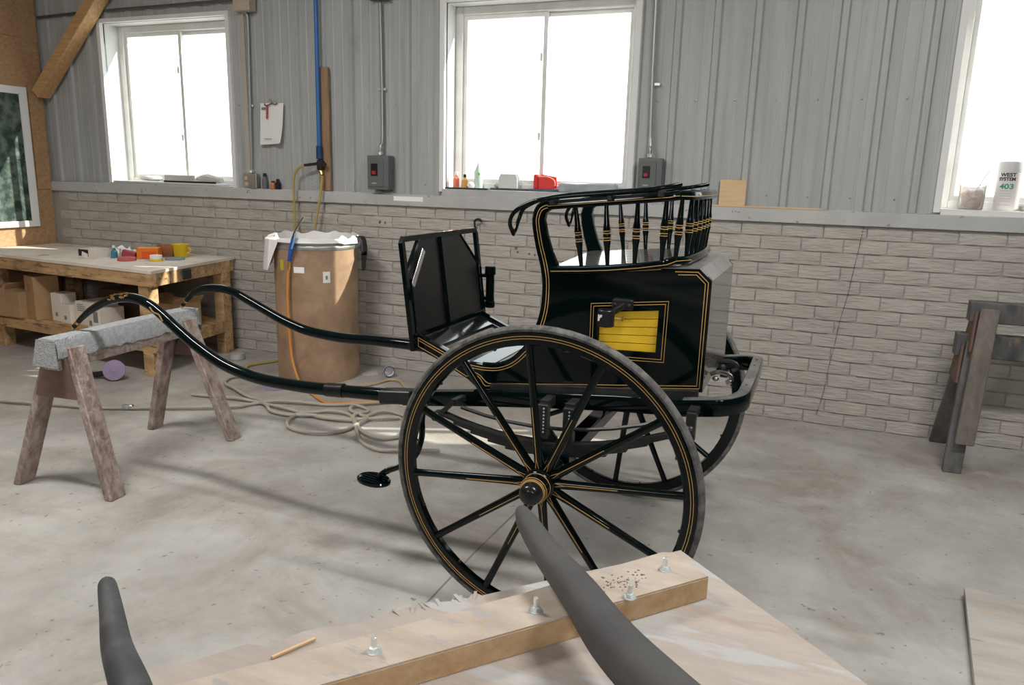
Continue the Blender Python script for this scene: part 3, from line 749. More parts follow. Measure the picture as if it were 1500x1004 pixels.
# ---- springs, axle, hangers
for side in (-1, 1):
    ys = side*.42
    b = B()
    for lf in range(5):
        L0 = 1-lf*.15; pts = []
        for i in range(13):
            t = -1+2*i/12; x = -.012+t*.435*L0; x_ = x
            zc_ = .575+.085*x+.085*(t*L0)**2 - .009*lf
            pts.append((x_, ys, zc_))
        b.tube(pts, 1, sect=[(-.019, -.0042), (.019, -.0042), (.019, .0042), (-.019, .0042)])
    sp = cpart(b, 'leaf_spring', iron)
    b = B(); pts = []
    for i in range(9):
        t = -1+2*i/8; pts.append((t*.36-.005, ys*.98, .622+.085*t*.36+.055*t*t))
    b.tube(pts, .007, 6); cpart(b, 'stay_rod', iron, sp)
    b = B()
    b.beam((-.452, ys, .600), (-.392, ys, .665), .022, .016); b.b2((-.468, ys-.024, .590), (-.436, ys+.024, .622), bevel=.006)
    b.beam((-.392, ys, .662), (-.385, side*.33, .662), .02, .02)
    cpart(b, 'spring_hanger', iron); b = B(); b.b2((.405, ys-.012, .655), (.435, ys+.012, .745), bevel=.003); b.sphere((.42, ys-side*-.016, .690), .016, (1, .8, 1), 8, 6); b.sphere((.423, ys-side*-.016, .660), .012, (1, .8, 1), 8, 6)
    b.beam((.42, ys, .735), (.42, side*.33, .735), .03, .02)
    cpart(b, 'spring_hanger', iron)
    for x in (-.058, .030):
        b = B(); b.b2((x-.018, ys-.016, .585), (x+.018, ys+.016, .705), bevel=.003)
        b.beam((x, ys, .70), (x, side*.33, .700), .03, .03)
        post = cpart(b, 'riser', iron)
        b = B()
        for i in range(8): b.sphere((x+.005, ys+side*.017, .612+i*.0115), .0036, (1, .7, 1), 6, 4)
        cpart(b, 'stud', zinc, post)['kind'] = 'stuff'
    cpart(B().b2((-.062, ys-.045, .485), (.048, ys+.045, .555), bevel=.006), 'axle_block', lacquer)
b = B(); b.tube([(0, -TRK/2+.10, .503), (0, TRK/2-.10, .503)], .019, 12); b.b2((-.03, -.46, .495), (.03, .46, .548), bevel=.006); cpart(b, 'axle', lacquer)
# ---- mounting step
b = B(); b.lathe([(.0, -.008), (.050, -.008), (.056, -.004), (.056, .004), (.052, .008), (.046, .004), (0, .003)], 24, Matrix.Translation((-.718, -.42, .316)) @ Matrix.Rotation(.10, 4, 'Y') @ Matrix.Diagonal((1.18, .95, 1, 1)), cap=False)
st = cpart(b, 'step_pad', lacquer)
b = B()
for i in range(5): b.box((-.718, -.42+(-.034+i*.017), .3215), (.10*math.sqrt(1-((i-2)/3.2)**2), .006, .007), rot=(0, .10, 0), bevel=.002)
cpart(b, 'tread_rib', lacquer, st)
b = B(); b.tube(catmull([(-.70, -.42, .318), (-.688, -.42, .340), (-.66, -.42, .362), (-.62, -.42, .382), (-.57, -.42, .412), (-.535, -.42, .455), (-.515, -.42, .52), (-.52, -.41, .58), (-.53, -.37, .625)], 4), .0115, 8); cpart(b, 'step_arm', lacquer, st)
# ---- cup clamp on the near side
b = B(); b.b2((.122, -YS-.022, 1.020), (.190, -YS, 1.054), bevel=.004); b.beam((.165, -YS-.02, 1.038), (.125, -YS-.050, 1.008), .018, .018, bevel=.003)
cl = cpart(b, 'clamp_bracket', black_plastic)
b = B(); b.lathe([(.026, -.028), (.0275, -.026), (.0275, .024), (.026, .026), (.022, .026), (.022, -.028)], 20, Matrix.Translation((.116, -YS-.062, .998)), cap=False)
cpart(b, 'clamp_ring', black_plastic, cl)
for x in (.133, .180): cpart(B().lathe([(.007, 0), (.007, .005), (.004, .006)], 8, Matrix.Translation((x, -YS-.022, 1.036)) @ Matrix.Rotation(PI/2, 4, 'X')), 'clamp_bolt', iron, cl)
b = B(); b.tube([(.142, -YS-.055, .996), (.163, -YS-.045, .996)], .0045, 8); b.box((.166, -YS-.044, .997), (.006, .008, .022), rot=(.5, .3, 0), bevel=.002); cpart(b, 'wing_nut', brass, cl)
b = B()
P = [(-.95, .988), (-.9, 1.010), (-.25, 1.010), (-.2, 1.004), (-.5, .999), (-.55, .990)]
pts = [(.116+.0280*math.sin(a), -YS-.062-.0280*math.cos(a), z) for a, z in P]
b.prism(pts, (0, -.0006, 0)); cpart(b, 'sticker', white_paper, cl)

# ================================================================== TRESTLE UNDER THE SHAFTS
def sawhorse(name, label, base, x_or_y, length, top, spread, mats, group=None, cover=False, beam_h=.09, beam_w=.09, z0=0, leg_w=.038, leg_d=.085, tilt=0):
    """a trestle whose beam runs along y; base is the middle of the footprint"""
    t = thing(name, label, 'sawhorse', base, group, rotz=x_or_y, local=True)
    BASE.pop(t.name, None)
    hl = length/2
    def ob(b, n, m, lab=None):
        o = b.obj(n, m, t)
        if lab: o['label'] = lab
        return o
    b = B(); b.b2((-beam_w/2, -hl-.03, top-beam_h), (beam_w/2, hl+.03, top), bevel=.004); ob(b, 'beam', mats[1])
    for sy in (-1, 1):
        for sx in (-1, 1):
            b = B(); P = Vector((sx*.050, sy*(hl-.055), top-.03)); Q = Vector((sx*spread/2, sy*hl, .0))
            d = (P-Q).normalized()
            prof = [(-leg_w/2, -leg_d/2), (leg_w/2, -leg_d/2), (leg_w/2, leg_d/2), (-leg_w/2, leg_d/2)]
            vs0 = []; vs1 = []
            for a, c in prof:
                vs0.append(Q+Vector((a*1.06, c, 0))); vs1.append(P+Vector((a*1.06, c, 0)))
            V0 = [b.bm.verts.new(v) for v in vs0]; V1 = [b.bm.verts.new(v) for v in vs1]
            b.bm.faces.new(V0[::-1]); b.bm.faces.new(V1)
            for i in range(4): b.bm.faces.new((V0[i], V0[(i+1) % 4], V1[(i+1) % 4], V1[i]))
            bmesh.ops.bevel(b.bm, geom=b.bm.edges[:], offset=.004, segments=1, affect='EDGES')
            ob(b, 'leg', mats[0])
        b = B(); yo = sy*(hl-.005)
        zt, zb = top-.05, top-.25
        def lx(z): return .05+(spread/2-.05)*(top-.03-z)/(top-.03)
        b.prism([(-lx(zt)-.0, yo, zt), (lx(zt), yo, zt), (lx(zb)-.01, yo+sy*.012, zb), (-lx(zb)+.01, yo+sy*.012, zb)], (0, sy*.012, 0)); ob(b, 'gusset', mats[2])
    if cover:
        b = B(); wd = beam_w/2+.008
        n = 24; sec = [(-wd-.010, -.072), (-wd-.004, -.02), (-wd+.012, .010), (wd-.012, .010), (wd+.004, -.02), (wd+.010, -.074), (wd+.003, -.074), (wd-.002, -.02), (wd-.014, .002), (-wd+.014, .002), (-wd+.002, -.02), (-wd-.003, -.072)]
        rings = []
        for i in range(n+1):
            y = -hl-.035+(2*hl+.07)*i/n
            rings.append([b.bm.verts.new((sx_+random.uniform(-.002, .002), y, top+sz_+.002+(random.uniform(-.010, .010) if sz_ < -.05 else random.uniform(0, .002)))) for sx_, sz_ in sec])
        m = len(sec)
        for A, C in zip(rings, rings[1:]):
            for k_ in range(m): b.bm.faces.new((A[k_], A[(k_+1) % m], C[(k_+1) % m], C[k_]))
        b.bm.faces.new(rings[0][::-1]); b.bm.faces.new(rings[-1])
        for sy in (-1, 1):
            y = sy*(hl+.036); b.prism([(-wd+.004, y, top+.010), (wd-.004, y, top+.010), (wd+.008, y+sy*.006, top-.11), (-wd-.022, y+sy*.006, top-.105)], (0, sy*.006, 0))
        cv = ob(b, 'carpet_cover', carpet, 'grey carpet strip wrapped over the beam')
    return t
sawhorse('sawhorse', 'paint crusted reddish brown sawhorse with a grey carpet strip on its beam', (-3.035, 2.655, 0), math.radians(4.5), .82, .688, .52, (horse_w, horse_top, mat('rust_brown_paint', (.13, .075, .06), .8, col2=(.20, .13, .11), scale=8)), cover=True, beam_h=.125)
t1 = sawhorse('sawhorse', 'lower dark grey sawhorse by the brick wall, standing on the floor under another', (1.20, 4.52, 0), PI/2, .83, .690, .50, (dark_w, dark_w, brown_w), 'dark grey sawhorses', beam_h=.12)
t2 = sawhorse('sawhorse', 'upper dark grey sawhorse nested on top of the one by the brick wall', (1.235, 4.49, .160), PI/2, .83, .705, .47, (mat('worn_brown_grey', (.10, .088, .078), .8, col2=(.19, .165, .145), scale=9, stretch=(1, 1, .4), spots=(.26, .17, .10), sscale=14, sthr=.30, bump=.3), dark_w, brown_w), 'dark grey sawhorses', beam_h=.105)

# ================================================================== WORKBENCH
wbq = thing('workbench', 'long dusty wooden workbench with a lower shelf against the brick wall', 'workbench', (-5.1, 4.3, 0))
FL, FR_, BR_, BL = (-6.21, 3.985), (-4.085, 3.80), (-4.255, 4.79), (-6.21, 4.79)
def wp(b, n, m, parent=wbq, **k): return cpart(b, n, m, parent, **k)
def quad(z, ins=0): return [(FL[0], FL[1]+ins, z), (FR_[0]-ins, FR_[1]+ins, z), (BR_[0]-ins, BR_[1]-ins*.2, z), (BL[0], BL[1]-ins*.2, z)]
wp(B().prism(quad(.728), (0, 0, .020)), 'bench_top', bench_top)
def board(p, q, z0, z1, th, nm, m=bench_wood):
    b = B(); d = Vector((q[0]-p[0], q[1]-p[1], 0)).normalized(); nrm = Vector((-d.y, d.x, 0))*th
    b.prism([(p[0], p[1], z0), (q[0], q[1], z0), (q[0], q[1], z1), (p[0], p[1], z1)], nrm); return wp(b, nm, m)
board((FL[0], FL[1]+.006), (FR_[0]-.006, FR_[1]+.006), .640, .728, .038, 'front_apron')
board((FR_[0]-.006, FR_[1]+.010), (BR_[0]-.006, BR_[1]-.01), .640, .728, .038, 'end_apron')
for x, y in ((-4.20, 3.875), (-4.275, 4.66), (-5.95, 4.06), (-5.95, 4.7)):
    wp(B().b2((x-.045, y-.045, 0), (x+.045, y+.045, .728), bevel=.004), 'leg', bench_wood)
wp(B().prism([(-6.2, 4.03, .245), (-4.17, 3.85, .245), (-4.27, 4.70, .245), (-6.2, 4.72, .245)], (0, 0, .018)), 'shelf', bench_wood)
board((-6.2, 4.01), (-4.12, 3.825), .175, .245, .038, 'shelf_rail'); board((-4.12, 3.84), (-4.24, 4.70), .175, .263, .03, 'shelf_rail')
b = B()
for p, s_ in (((-4.0905, 3.86), .05), ((-4.101, 3.925), .02), ((-4.1105, 3.98), .045)):
    pass
b.b2((-4.160, 4.13, .650), (-4.138, 4.22, .722), bevel=.008); wp(b, 'dark_patch', mat('patch_black', (.03, .028, .026), .7))  # small dark block on the outer face of the end apron

# ---- things on the shelf
SH = .263
def carton(c, d, rz, m, label, name='carton', cat='box', open_top=False, marks=(), group='cartons on the bench shelf'):
    t = thing(name, label, cat, (c[0], c[1], c[2]), group, rotz=rz, local=True); BASE.pop(t.name, None)
    w_, l_, h_ = d
    b = B()
    if open_top:
        th = .006
        b.b2((-w_/2, -l_/2, 0), (w_/2, l_/2, th))
        b.b2((-w_/2, -l_/2, th), (-w_/2+th, l_/2, h_)).b2((w_/2-th, -l_/2, th), (w_/2, l_/2, h_)).b2((-w_/2+th, -l_/2, th), (w_/2-th, -l_/2+th, h_)).b2((-w_/2+th, l_/2-th, th), (w_/2-th, l_/2, h_))
        b.obj('body', m, t)
        f = B(); f.box((-w_/2-.03, 0, h_+.012), (.07, l_, .004), rot=(0, .5, 0)); f.obj('flap', m, t)
        f = B(); f.box((w_/2+.02, 0, h_+.018), (.06, l_, .004), rot=(0, -.9, 0)); f.obj('flap', m, t)
    else:
        b.b2((-w_/2, -l_/2, 0), (w_/2, l_/2, h_), bevel=.003); b.obj('body', m, t)
        B().b2((-.003, -l_/2+.002, h_), (.003, l_/2-.002, h_+.0008)).obj('lid_seam', card_dark if m == card else ink, t)
    for (x0, z0, x1, z1, mm) in marks:
        B().b2((x0, -l_/2-.0008, z0), (x1, -l_/2, z1)).obj('print', mm, t)
    return t
carton((-5.890, 4.07, SH), (.26, .22, .22), -.06, card, 'open brown cardboard carton at the left end of the bench shelf', open_top=True)
carton((-5.670, 4.05, SH), (.17, .20, .20), -.06, card, 'plain brown carton between the open carton and the tall one', marks=())
carton((-5.480, 4.055, SH), (.17, .18, .335), -.3, card, 'tall brown carton with two small up arrows printed on it', marks=[(-.035, .20, -.022, .275, card_dark), (-.010, .20, .003, .275, card_dark)])
carton((-5.265, 4.06, SH), (.125, .12, .215), -.09, white_card, 'tall white carton beside the brown ones on the bench shelf', marks=[(-.02, .04, .008, .07, ink)])
carton((-5.135, 4.05, SH), (.115, .16, .145), -.09, white_card, 'low white carton leaning next to the tall white one', marks=[(-.02, .03, .008, .06, ink)])
carton((-4.970, 4.10, SH), (.19, .22, .175), -.09, white_card, 'wide white carton with lines of grey print on its side', marks=[(-.07, .12, .02, .127, ink), (-.07, .135, .02, .142, ink), (-.07, .105, .02, .112, ink), (-.07, .15, .0, .157, ink)])
carton((-4.790, 4.02, SH), (.14, .20, .15), -.09, white_card, 'white carton with a dark window behind the near shaft', marks=[(.0, .05, .05, .13, ink), (-.05, .02, -.02, .06, ink)])
carton((-4.42, 4.30, SH), (.28, .26, .19), -.1, card, 'brown carton at the right end of the bench shelf', open_top=True)
one(B().b2((-5.12, 4.24, SH), (-4.70, 4.5, SH+.235), bevel=.004), 'toolbox', mat('dark_brown_box', (.07, .04, .03), .6), 'dark brown box behind the white cartons on the shelf', 'box')
o = B(); o.lathe([(.028, 0), (.030, .004), (.030, .075), (.012, .10), (.012, .12)], 12, Matrix.Translation((-4.27, 4.09, SH)))
one(o, 'red_bottle', red_p, 'small red bottle at the right end of the bench shelf', 'bottle')
b = B(); b.prism([(-5.16, 4.12, SH+.239), (-4.95, 4.10, SH+.239), (-4.93, 4.3, SH+.275), (-5.14, 4.32, SH+.275)], (0, 0, .012)); b.b2((-5.1, 4.13, SH+.2365), (-5.0, 4.28, SH+.24))
# ---- things on the bench top
T = .748
t = thing('tissue_box', 'white open ended box lying on the bench top', 'box', (-5.08, 4.22, T))
b = B(); th = .004
x0, x1, y0, y1 = -5.15, -4.98, 4.13, 4.26
b.b2((x0, y0, T), (x1, y1, T+th)).b2((x0, y0, T+.062), (x1, y1, T+.066)).b2((x0, y0, T+th), (x1, y0+th, T+.062)).b2((x0, y1-th, T+th), (x1, y1, T+.062)).b2((x1-th, y0+th, T+th), (x1, y1-th, T+.062))
b.obj('body', white_card, t); B().b2((x0+.01, y0+.02, T+.0045), (x1-.06, y1-.01, T+.05)).obj('contents', black_plastic, t)
B().b2((x0+.004, y0-.0015, T+.012), (x0+.105, y0-.0002, T+.061)).obj('opening_shade', black_plastic, t)  # flat black panel painting in the shade of the open end
B().box((x0+.07, y0-.003, T+.022), (.06, .002, .035), rot=(.1, .3, 0)).obj('end_flap', white_paper, t)
b = B()
pts = [[(-4.97+.028*i, 4.28+.045*j, T+.012+.075*abs(math.sin(i*1.7+j*.9))*(1-.15*i)) for j in range(4)] for i in range(6)]
V = [[b.bm.verts.new(p) for p in r] for r in pts]
for i in range(5):
    for j in range(3): b.bm.faces.new((V[i][j], V[i+1][j], V[i+1][j+1], V[i][j+1]))
r = bmesh.ops.solidify(b.bm, geom=b.bm.faces[:], thickness=.003)
one(b, 'crumpled_paper', white_paper, 'crumpled white paper next to the white box on the bench', 'paper')
b = B(); b.lathe([(.022, 0), (.024, .003), (.024, .045), (.010, .06), (.010, .075)], 12, Matrix.Translation((-4.905, 4.235, T)))
t = thing('paint_bottle', 'small blue bottle among the clutter on the bench', 'bottle', (-4.905, 4.235, T)); b.obj('body', mat('teal', (.05, .22, .30), .35), t)
B().lathe([(.011, .075), (.012, .077), (.012, .092), (.008, .095)], 10, Matrix.Translation((-4.905, 4.235, T))).obj('cap', white_paper, t)
b = B(); b.lathe([(.0, 0), (.062, 0), (.065, .004), (.063, .022), (.055, .026), (0, .027)], 20, Matrix.Translation((-4.70, 4.165, T)), cap=False)
one(b, 'sanding_disc', mat('dusty_red', (.52, .12, .12), .7), 'dusty red round disc at the front of the bench clutter', 'disc')
t = thing('cutting_tool', 'small red tool lying behind the red disc on the bench', 'tool', (-4.80, 4.30, T))
b = B(); b.box((-4.80, 4.28, T+.03), (.10, .05, .055), rot=(0, .25, .4), bevel=.012, seg=2); b.obj('body', mat('dark_red', (.35, .05, .06), .5), t)
B().beam((-4.86, 4.255, T+.010), (-4.91, 4.30, T+.06), .014, .02, bevel=.003).obj('handle', galv, t)
t = thing('sandpaper_box', 'orange cardboard box of sheets on the bench', 'box', (-4.68, 4.38, T))
b = B(); b.box((-4.69, 4.365, T+.0405), (.155, .10, .080), rot=(0, 0, .55), bevel=.003); b.obj('body', orange_p, t)
B().box((-4.69, 4.365, T+.0812), (.15, .095, .0015), rot=(0, 0, .55)).obj('lid', mat('pale_orange', (.85, .36, .06), .5), t)
B().box((-4.647, 4.32, T+.03), (.10, .002, .05), rot=(0, 0, .55)).obj('print_panel', mat('deep_orange', (.72, .10, .01), .5), t)
b = B(); b.box((-4.69, 4.53, T+.045), (.12, .09, .09), rot=(0, 0, .55), bevel=.003)
one(b, 'brown_box', mat('rust_card', (.40, .14, .04), .6, col2=(.15, .07, .03), scale=20), 'rust brown box behind the orange one on the bench', 'box')
t = thing('tape_roll', 'roll of yellow tape with a white rim on the bench', 'tape', (-4.515, 4.26, T))
b = B(); b.lathe([(.046, 0), (.047, .003), (.047, .014), (.046, .016)], 20, Matrix.Translation((-4.515, 4.26, T))); b.obj('tape', yellow_p, t)
b = B(); b.lathe([(.043, .016), (.044, .018), (.044, .040), (.041, .044), (.036, .040), (.036, .018)], 20, Matrix.Translation((-4.515, 4.26, T)), cap=False); b.obj('rim', white_paper, t)
b = B(); b.lathe([(0, 0), (.068, 0), (.072, .004), (.070, .014), (.060, .016), (0, .012)], 22, Matrix.Translation((-4.475, 4.40, T)), cap=False)
one(b, 'can_lid', mat('blue_grey', (.22, .28, .32), .45), 'blue grey round lid under the yellow cup', 'lid')
t = thing('plastic_cup', 'yellow plastic cup standing at the right of the bench clutter', 'cup', (-4.505, 4.53, T))
b = B(); b.lathe([(0, .0), (.044, 0), (.047, .004), (.060, .095), (.064, .100), (.061, .104), (.056, .100), (.043, .008), (0, .006)], 24, Matrix.Translation((-4.545, 4.53, T)), cap=False); b.obj('body', yellow_p, t)
b = B(); b.tube(catmull([(-4.487, 4.55, T+.078), (-4.472, 4.556, T+.068), (-4.476, 4.554, T+.045), (-4.495, 4.546, T+.036)], 4), .005, 7); b.obj('handle', yellow_p, t)

# ================================================================== FIBRE DRUM AND AIR LINES
DC = (-3.215, 4.43)
t = thing('fibre_drum', 'brown fibre drum with a steel rim used as a bin', 'drum', (DC[0], DC[1], 0))
R0 = .284
tm = Matrix.Translation((DC[0], DC[1], 0))
B().lathe([(R0, .002), (R0, .935), (R0-.008, .935), (R0-.008, .02), (.0, .02)], 48, tm, cap=False).obj('drum_wall', fibre, t)
B().lathe([(R0-.012, .915), (R0+.003, .915), (R0+.006, .923), (R0+.006, .940), (R0+.003, .945), (R0+.006, .950), (R0+.006, .960), (R0, .967), (R0-.012, .965)], 48, tm, cap=False).obj('steel_rim', galv, t)
def on_drum(phi, z0, z1, wd, m, nm, off=.0012):
    b = B(); n = 6; P = []
    for i in range(n+1):
        a = phi+wd*(i/n-.5); P.append((math.cos(a), math.sin(a)))
    for (c, s_), (c2, s2) in zip(P, P[1:]):
        vs = [b.bm.verts.new((DC[0]+c_*(R0+off), DC[1]+s_2*(R0+off), z)) for c_, s_2, z in ((c, s_, z0), (c2, s2, z0), (c2, s2, z1), (c, s_, z1))]
        b.bm.faces.new(vs)
    bmesh.ops.solidify(b.bm, geom=b.bm.faces[:], thickness=.0010)
    return b.obj(nm, m, t)
on_drum(-1.36, .765, .805, .26, label_white, 'label')
on_drum(-.72, .700, .775, .17, white_paper, 'sticker'); on_drum(-.72, .722, .748, .05, ink, 'sticker_print', .0026)
on_drum(-1.86, .775, .845, .13, mat('yellow_label', (.62, .50, .05), .6), 'yellow_label')
# bin liner folded over the rim
b = B(); n = 64; rings = []
rnd = random.Random(5)
for i in range(n):
    a = 2*PI*i/n; f_ = .5+.5*math.cos(a-PI*1.17)           # long flap on the left
    f2 = max(0, math.cos(a-.55))**10
    up_ = (.030+.034*noise.noise(Vector((math.cos(a)*4, math.sin(a)*4, 2.3)))+rnd.uniform(0, .006))*(1 if math.sin(a) > -.3 else .55)
    fl_ = min(1, max(0, (math.cos(a-PI*1.19)-math.cos(.62))/(1-math.cos(.62)))*2.6)
    out_ = .008+.050*fl_+rnd.uniform(0, .006)
    low = .965-.006-rnd.uniform(0, .006)-.185*fl_
    front = math.sin(a) < -.35
    if front and fl_ < .05: low = .964
    pr = [(R0-.03, .83), (R0-.018, .965), (R0-.002, .970+up_), (R0+out_*.7+.007, .965+up_*.6), (R0+out_+.010, low), (R0+out_+.013, low), (R0+out_*.7+.010, .967+up_*.65), (R0, .974+up_)]
    rings.append([b.bm.verts.new((DC[0]+r*math.cos(a), DC[1]+r*math.sin(a), z)) for r, z in pr])
for i in range(n):
    A, C = rings[i], rings[(i+1) % n]
    for k_ in range(len(A)-1): b.bm.faces.new((A[k_], A[k_+1], C[k_+1], C[k_]))
one(b, 'bin_liner', film_w, 'crumpled white plastic liner folded over the drum rim', 'liner')
b = B(); pts = catmull([(DC[0]+.270, DC[1]+.10, .995), (DC[0]+.312, DC[1]+.10, .985), (DC[0]+.326, DC[1]+.10, .90), (DC[0]+.318, DC[1]+.10, .76)], 4)
b.tube(pts, lerp_list([1, 1, 1.1, .5], 4), sect=[(-.035, -.003), (.035, -.003), (.035, .003), (-.035, .003)])
one(b, 'black_strap', black_plastic, 'black plastic strip hanging over the right side of the drum', 'strip')
# blow gun with its orange hose
t = thing('blow_gun', 'blue air blow gun with a chrome nozzle leaning on the drum rim', 'air tool', (-3.16, 4.13, .85))
B().tube(catmull([(-3.205, 4.118, .845), (-3.185, 4.120, .93), (-3.168, 4.125, 1.0)], 4), lerp_list([.012, .017, .013], 4), 10).obj('grip', blue_p, t)
B().tube(catmull([(-3.168, 4.125, 1.0), (-3.155, 4.128, 1.045), (-3.13, 4.14, 1.09), (-3.105, 4.15, 1.135)], 4), lerp_list([.012, .007, .006, .005], 4), 8).obj('nozzle', chrome, t)
B().tube([(-3.145, 4.115, 1.03), (-3.150, 4.105, .98), (-3.165, 4.098, .93)], .006, 8).obj('trigger', mat('light_blue', (.25, .45, .62), .35), t)
B().tube([(-3.212, 4.117, .79), (-3.205, 4.118, .845)], .011, 10).obj('coupling', brass, t)
b = B(); b.tube(catmull([(-3.212, 4.117, .80), (-3.222, 4.112, .62), (-3.215, 4.105, .4), (-3.19, 4.09, .2), (-3.10, 4.04, .06), (-2.942, 3.959, .012), (-2.805, 3.863, .012), (-2.707, 3.817, .012), (-2.621, 3.833, .02), (-2.536, 3.882, .024), (-2.439, 3.965, .024), (-2.33, 4.047, .014), (-2.1, 4.15, .012)], 6), .0095, 8)
one(b, 'orange_hose', hose_or, 'orange air hose running from the blow gun down to the floor', 'hose')
b = B(); b.tube(catmull([(-2.78, 4.18, .011), (-2.70, 4.36, .011), (-2.67, 4.47, .011), (-2.60, 4.49, .011), (-2.50, 4.39, .011), (-2.40, 4.25, .011)], 6), .0095, 8)
one(b, 'tan_hose', mat('tan_hose', (.50, .37, .22), .6), 'short bow of tan hose on the floor right of the drum', 'hose')
# grey hose lying in loops
H1 = [(-4.6, 2.95), (-4.15, 3.06), (-3.857, 3.15), (-3.502, 3.31), (-3.181, 3.487), (-3.126, 3.60), (-3.027, 3.70), (-2.835, 3.754), (-2.693, 3.797), (-2.557, 3.865), (-2.465, 3.938), (-2.363, 4.03), (-2.2, 4.1)]
H2 = [(-3.60, 3.60), (-3.341, 3.63), (-3.248, 3.641), (-3.155, 3.653), (-3.033, 3.627), (-2.883, 3.603), (-2.762, 3.598), (-2.588, 3.559), (-2.443, 3.57), (-2.368, 3.622), (-2.351, 3.753), (-2.303, 3.825), (-2.188, 3.818), (-2.05, 3.74), (-2.02, 3.6), (-2.017, 3.469), (-2.091, 3.394), (-2.207, 3.43), (-2.303, 3.522), (-2.459, 3.669), (-2.592, 3.682), (-2.692, 3.632), (-2.742, 3.544), (-2.712, 3.423), (-2.655, 3.35), (-2.543, 3.307), (-2.422, 3.326), (-2.342, 3.419), (-2.326, 3.53), (-2.33, 3.66), (-2.43, 3.72), (-2.511, 3.754), (-2.54, 3.839), (-2.476, 3.845), (-2.397, 3.778), (-2.428, 3.668), (-2.303, 3.50), (-2.209, 3.376), (-2.113, 3.282), (-2.003, 3.25), (-1.897, 3.277), (-1.7, 3.36)]
H3 = [(-3.30, 4.10), (-3.468, 4.085), (-3.60, 4.08), (-3.66, 4.02), (-3.60, 3.90), (-3.427, 3.80), (-3.269, 3.72), (-3.149, 3.69), (-3.0, 3.59), (-2.924, 3.533), (-2.788, 3.522), (-2.65, 3.559), (-2.504, 3.585), (-2.368, 3.64), (-2.255, 3.69), (-2.169, 3.76)]
def zs(P, ph): return [(p[0], p[1], .0115+.010*(.5+.5*math.sin(i*2.1+ph))) for i, p in enumerate(P)]
for P, lab in ((H1, 'pale grey hose stretched straight across the floor under the sawhorse'), (H2, 'pale grey hose lying in two round loops on the floor'), (H3, 'pale grey hose bending round the front of the drum')):
    b = B(); b.tube(catmull(zs(P, len(P)), 5), .0105, 7); one(b, 'grey_hose', hose_grey, lab, 'hose', 'grey hoses on the floor', smooth=60)
b = B(); b.lathe([(.016, -.03), (.018, -.026), (.018, -.01), (.014, -.006), (.014, .006), (.018, .01), (.018, .026), (.016, .03)], 10, Matrix.Translation((-3.72, 3.215, .019)) @ Matrix.Rotation(PI/2, 4, 'Y') @ Matrix.Rotation(-.45, 4, 'X'))
one(b, 'hose_coupling', conduit_m, 'steel coupling joining the straight grey hose', 'coupling')
# small things on the floor
t = thing('disc_sander', 'air grinder with a purple sanding disc lying on the floor', 'sander', (-4.36, 3.66, 0))
B().lathe([(.002, 0), (.070, 0), (.072, .004), (.070, .010), (.02, .014), (.012, .02)], 24, Matrix.Translation((-4.33, 3.66, .070)) @ Matrix.Rotation(1.20, 4, Vector((.82, .57, 0))), cap=True).obj('disc', purple_d, t)
B().tube([(-4.345, 3.675, .072), (-4.40, 3.655, .045)], .012, 8).obj('spindle', brass, t)
B().tube(catmull([(-4.40, 3.655, .045), (-4.47, 3.63, .030), (-4.60, 3.59, .022)], 4), .020, 10).obj('tool_body', black_plastic, t)
b = B(); b.lathe([(0, 0), (.075, 0), (.076, .002), (.074, .004), (0, .003)], 22, Matrix.Translation((-3.26, 3.985, .0)), cap=False); one(b, 'purple_disc', purple_d, 'flat purple sanding disc on the floor beside the hose', 'disc')
b = B(); b.lathe([(0, 0), (.058, 0), (.060, .002), (.058, .004), (0, .003)], 22, Matrix.Translation((-2.89, 4.585, 0)), cap=False); one(b, 'paper_disc', mat('pale_paper', (.50, .48, .45), .8), 'pale paper disc on the floor right of the drum', 'disc')
t = thing('paper_cup', 'white cup with a blue rim tipped over on the floor by the wall', 'cup', (-2.73, 4.58, 0))
mm = Matrix.Translation((-2.745, 4.60, .038)) @ Matrix.Rotation(-.9, 4, 'Z') @ Matrix.Rotation(1.45, 4, 'Y')
B().lathe([(0, -.03), (.030, -.03), (.037, .045), (.034, .045), (.028, -.025), (0, -.025)], 20, mm, cap=False).obj('body', white_paper, t)
B().lathe([(.0335, .03), (.0372, .030), (.0378, .048), (.0335, .048)], 20, mm, cap=False).obj('rim', mat('navy', (.03, .04, .22), .4), t)
b = B(); b.lathe([(0, 0), (.055, 0), (.060, .01), (.052, .045), (.03, .052), (0, .052)], 18, Matrix.Translation((-4.02, 4.50, 0)), cap=False); one(b, 'plastic_tub', mat('milky_plastic', (.42, .41, .39), .5), 'milky plastic tub upside down on the floor beside the bench leg', 'tub')

# ================================================================== ON THE BACK WALL
def swbox(name, label, c, size, group, tall=True):
    x, z = c; w_, h_ = size; y1 = 4.815; d = .085
    t = thing(name, label, 'switch', (x, y1, z-h_/2), group)
    B().b2((x-w_/2, y1-d, z-h_/2), (x+w_/2, y1, z+h_/2), bevel=.008, seg=2).obj('enclosure', grey_box, t)
    B().b2((x-w_*.40, y1-d-.006, z-h_*.42), (x+w_*.28, y1-d, z+h_*.40), bevel=.003).obj('cover', grey_box, t)
    p = B().b2((x-w_*.30, y1-d-.010, z-h_*.10), (x+w_*.02, y1-d-.006, z+h_*.26), bevel=.002).obj('switch_plate', black_plastic, t)
    B().b2((x-w_*.23, y1-d-.018, z-h_*.06), (x-w_*.05, y1-d-.010, z+h_*.05), bevel=.003).obj('toggle', mat('dull_red', (.40, .035, .04), .4), p)
    for k_ in range(1): B().b2((x-w_*.26, y1-d-.0066, z-h_*.33), (x-w_*.04, y1-d-.006, z-h_*.30)).obj('print', mat('pale_print', (.45, .45, .45), .6), t)
    return t
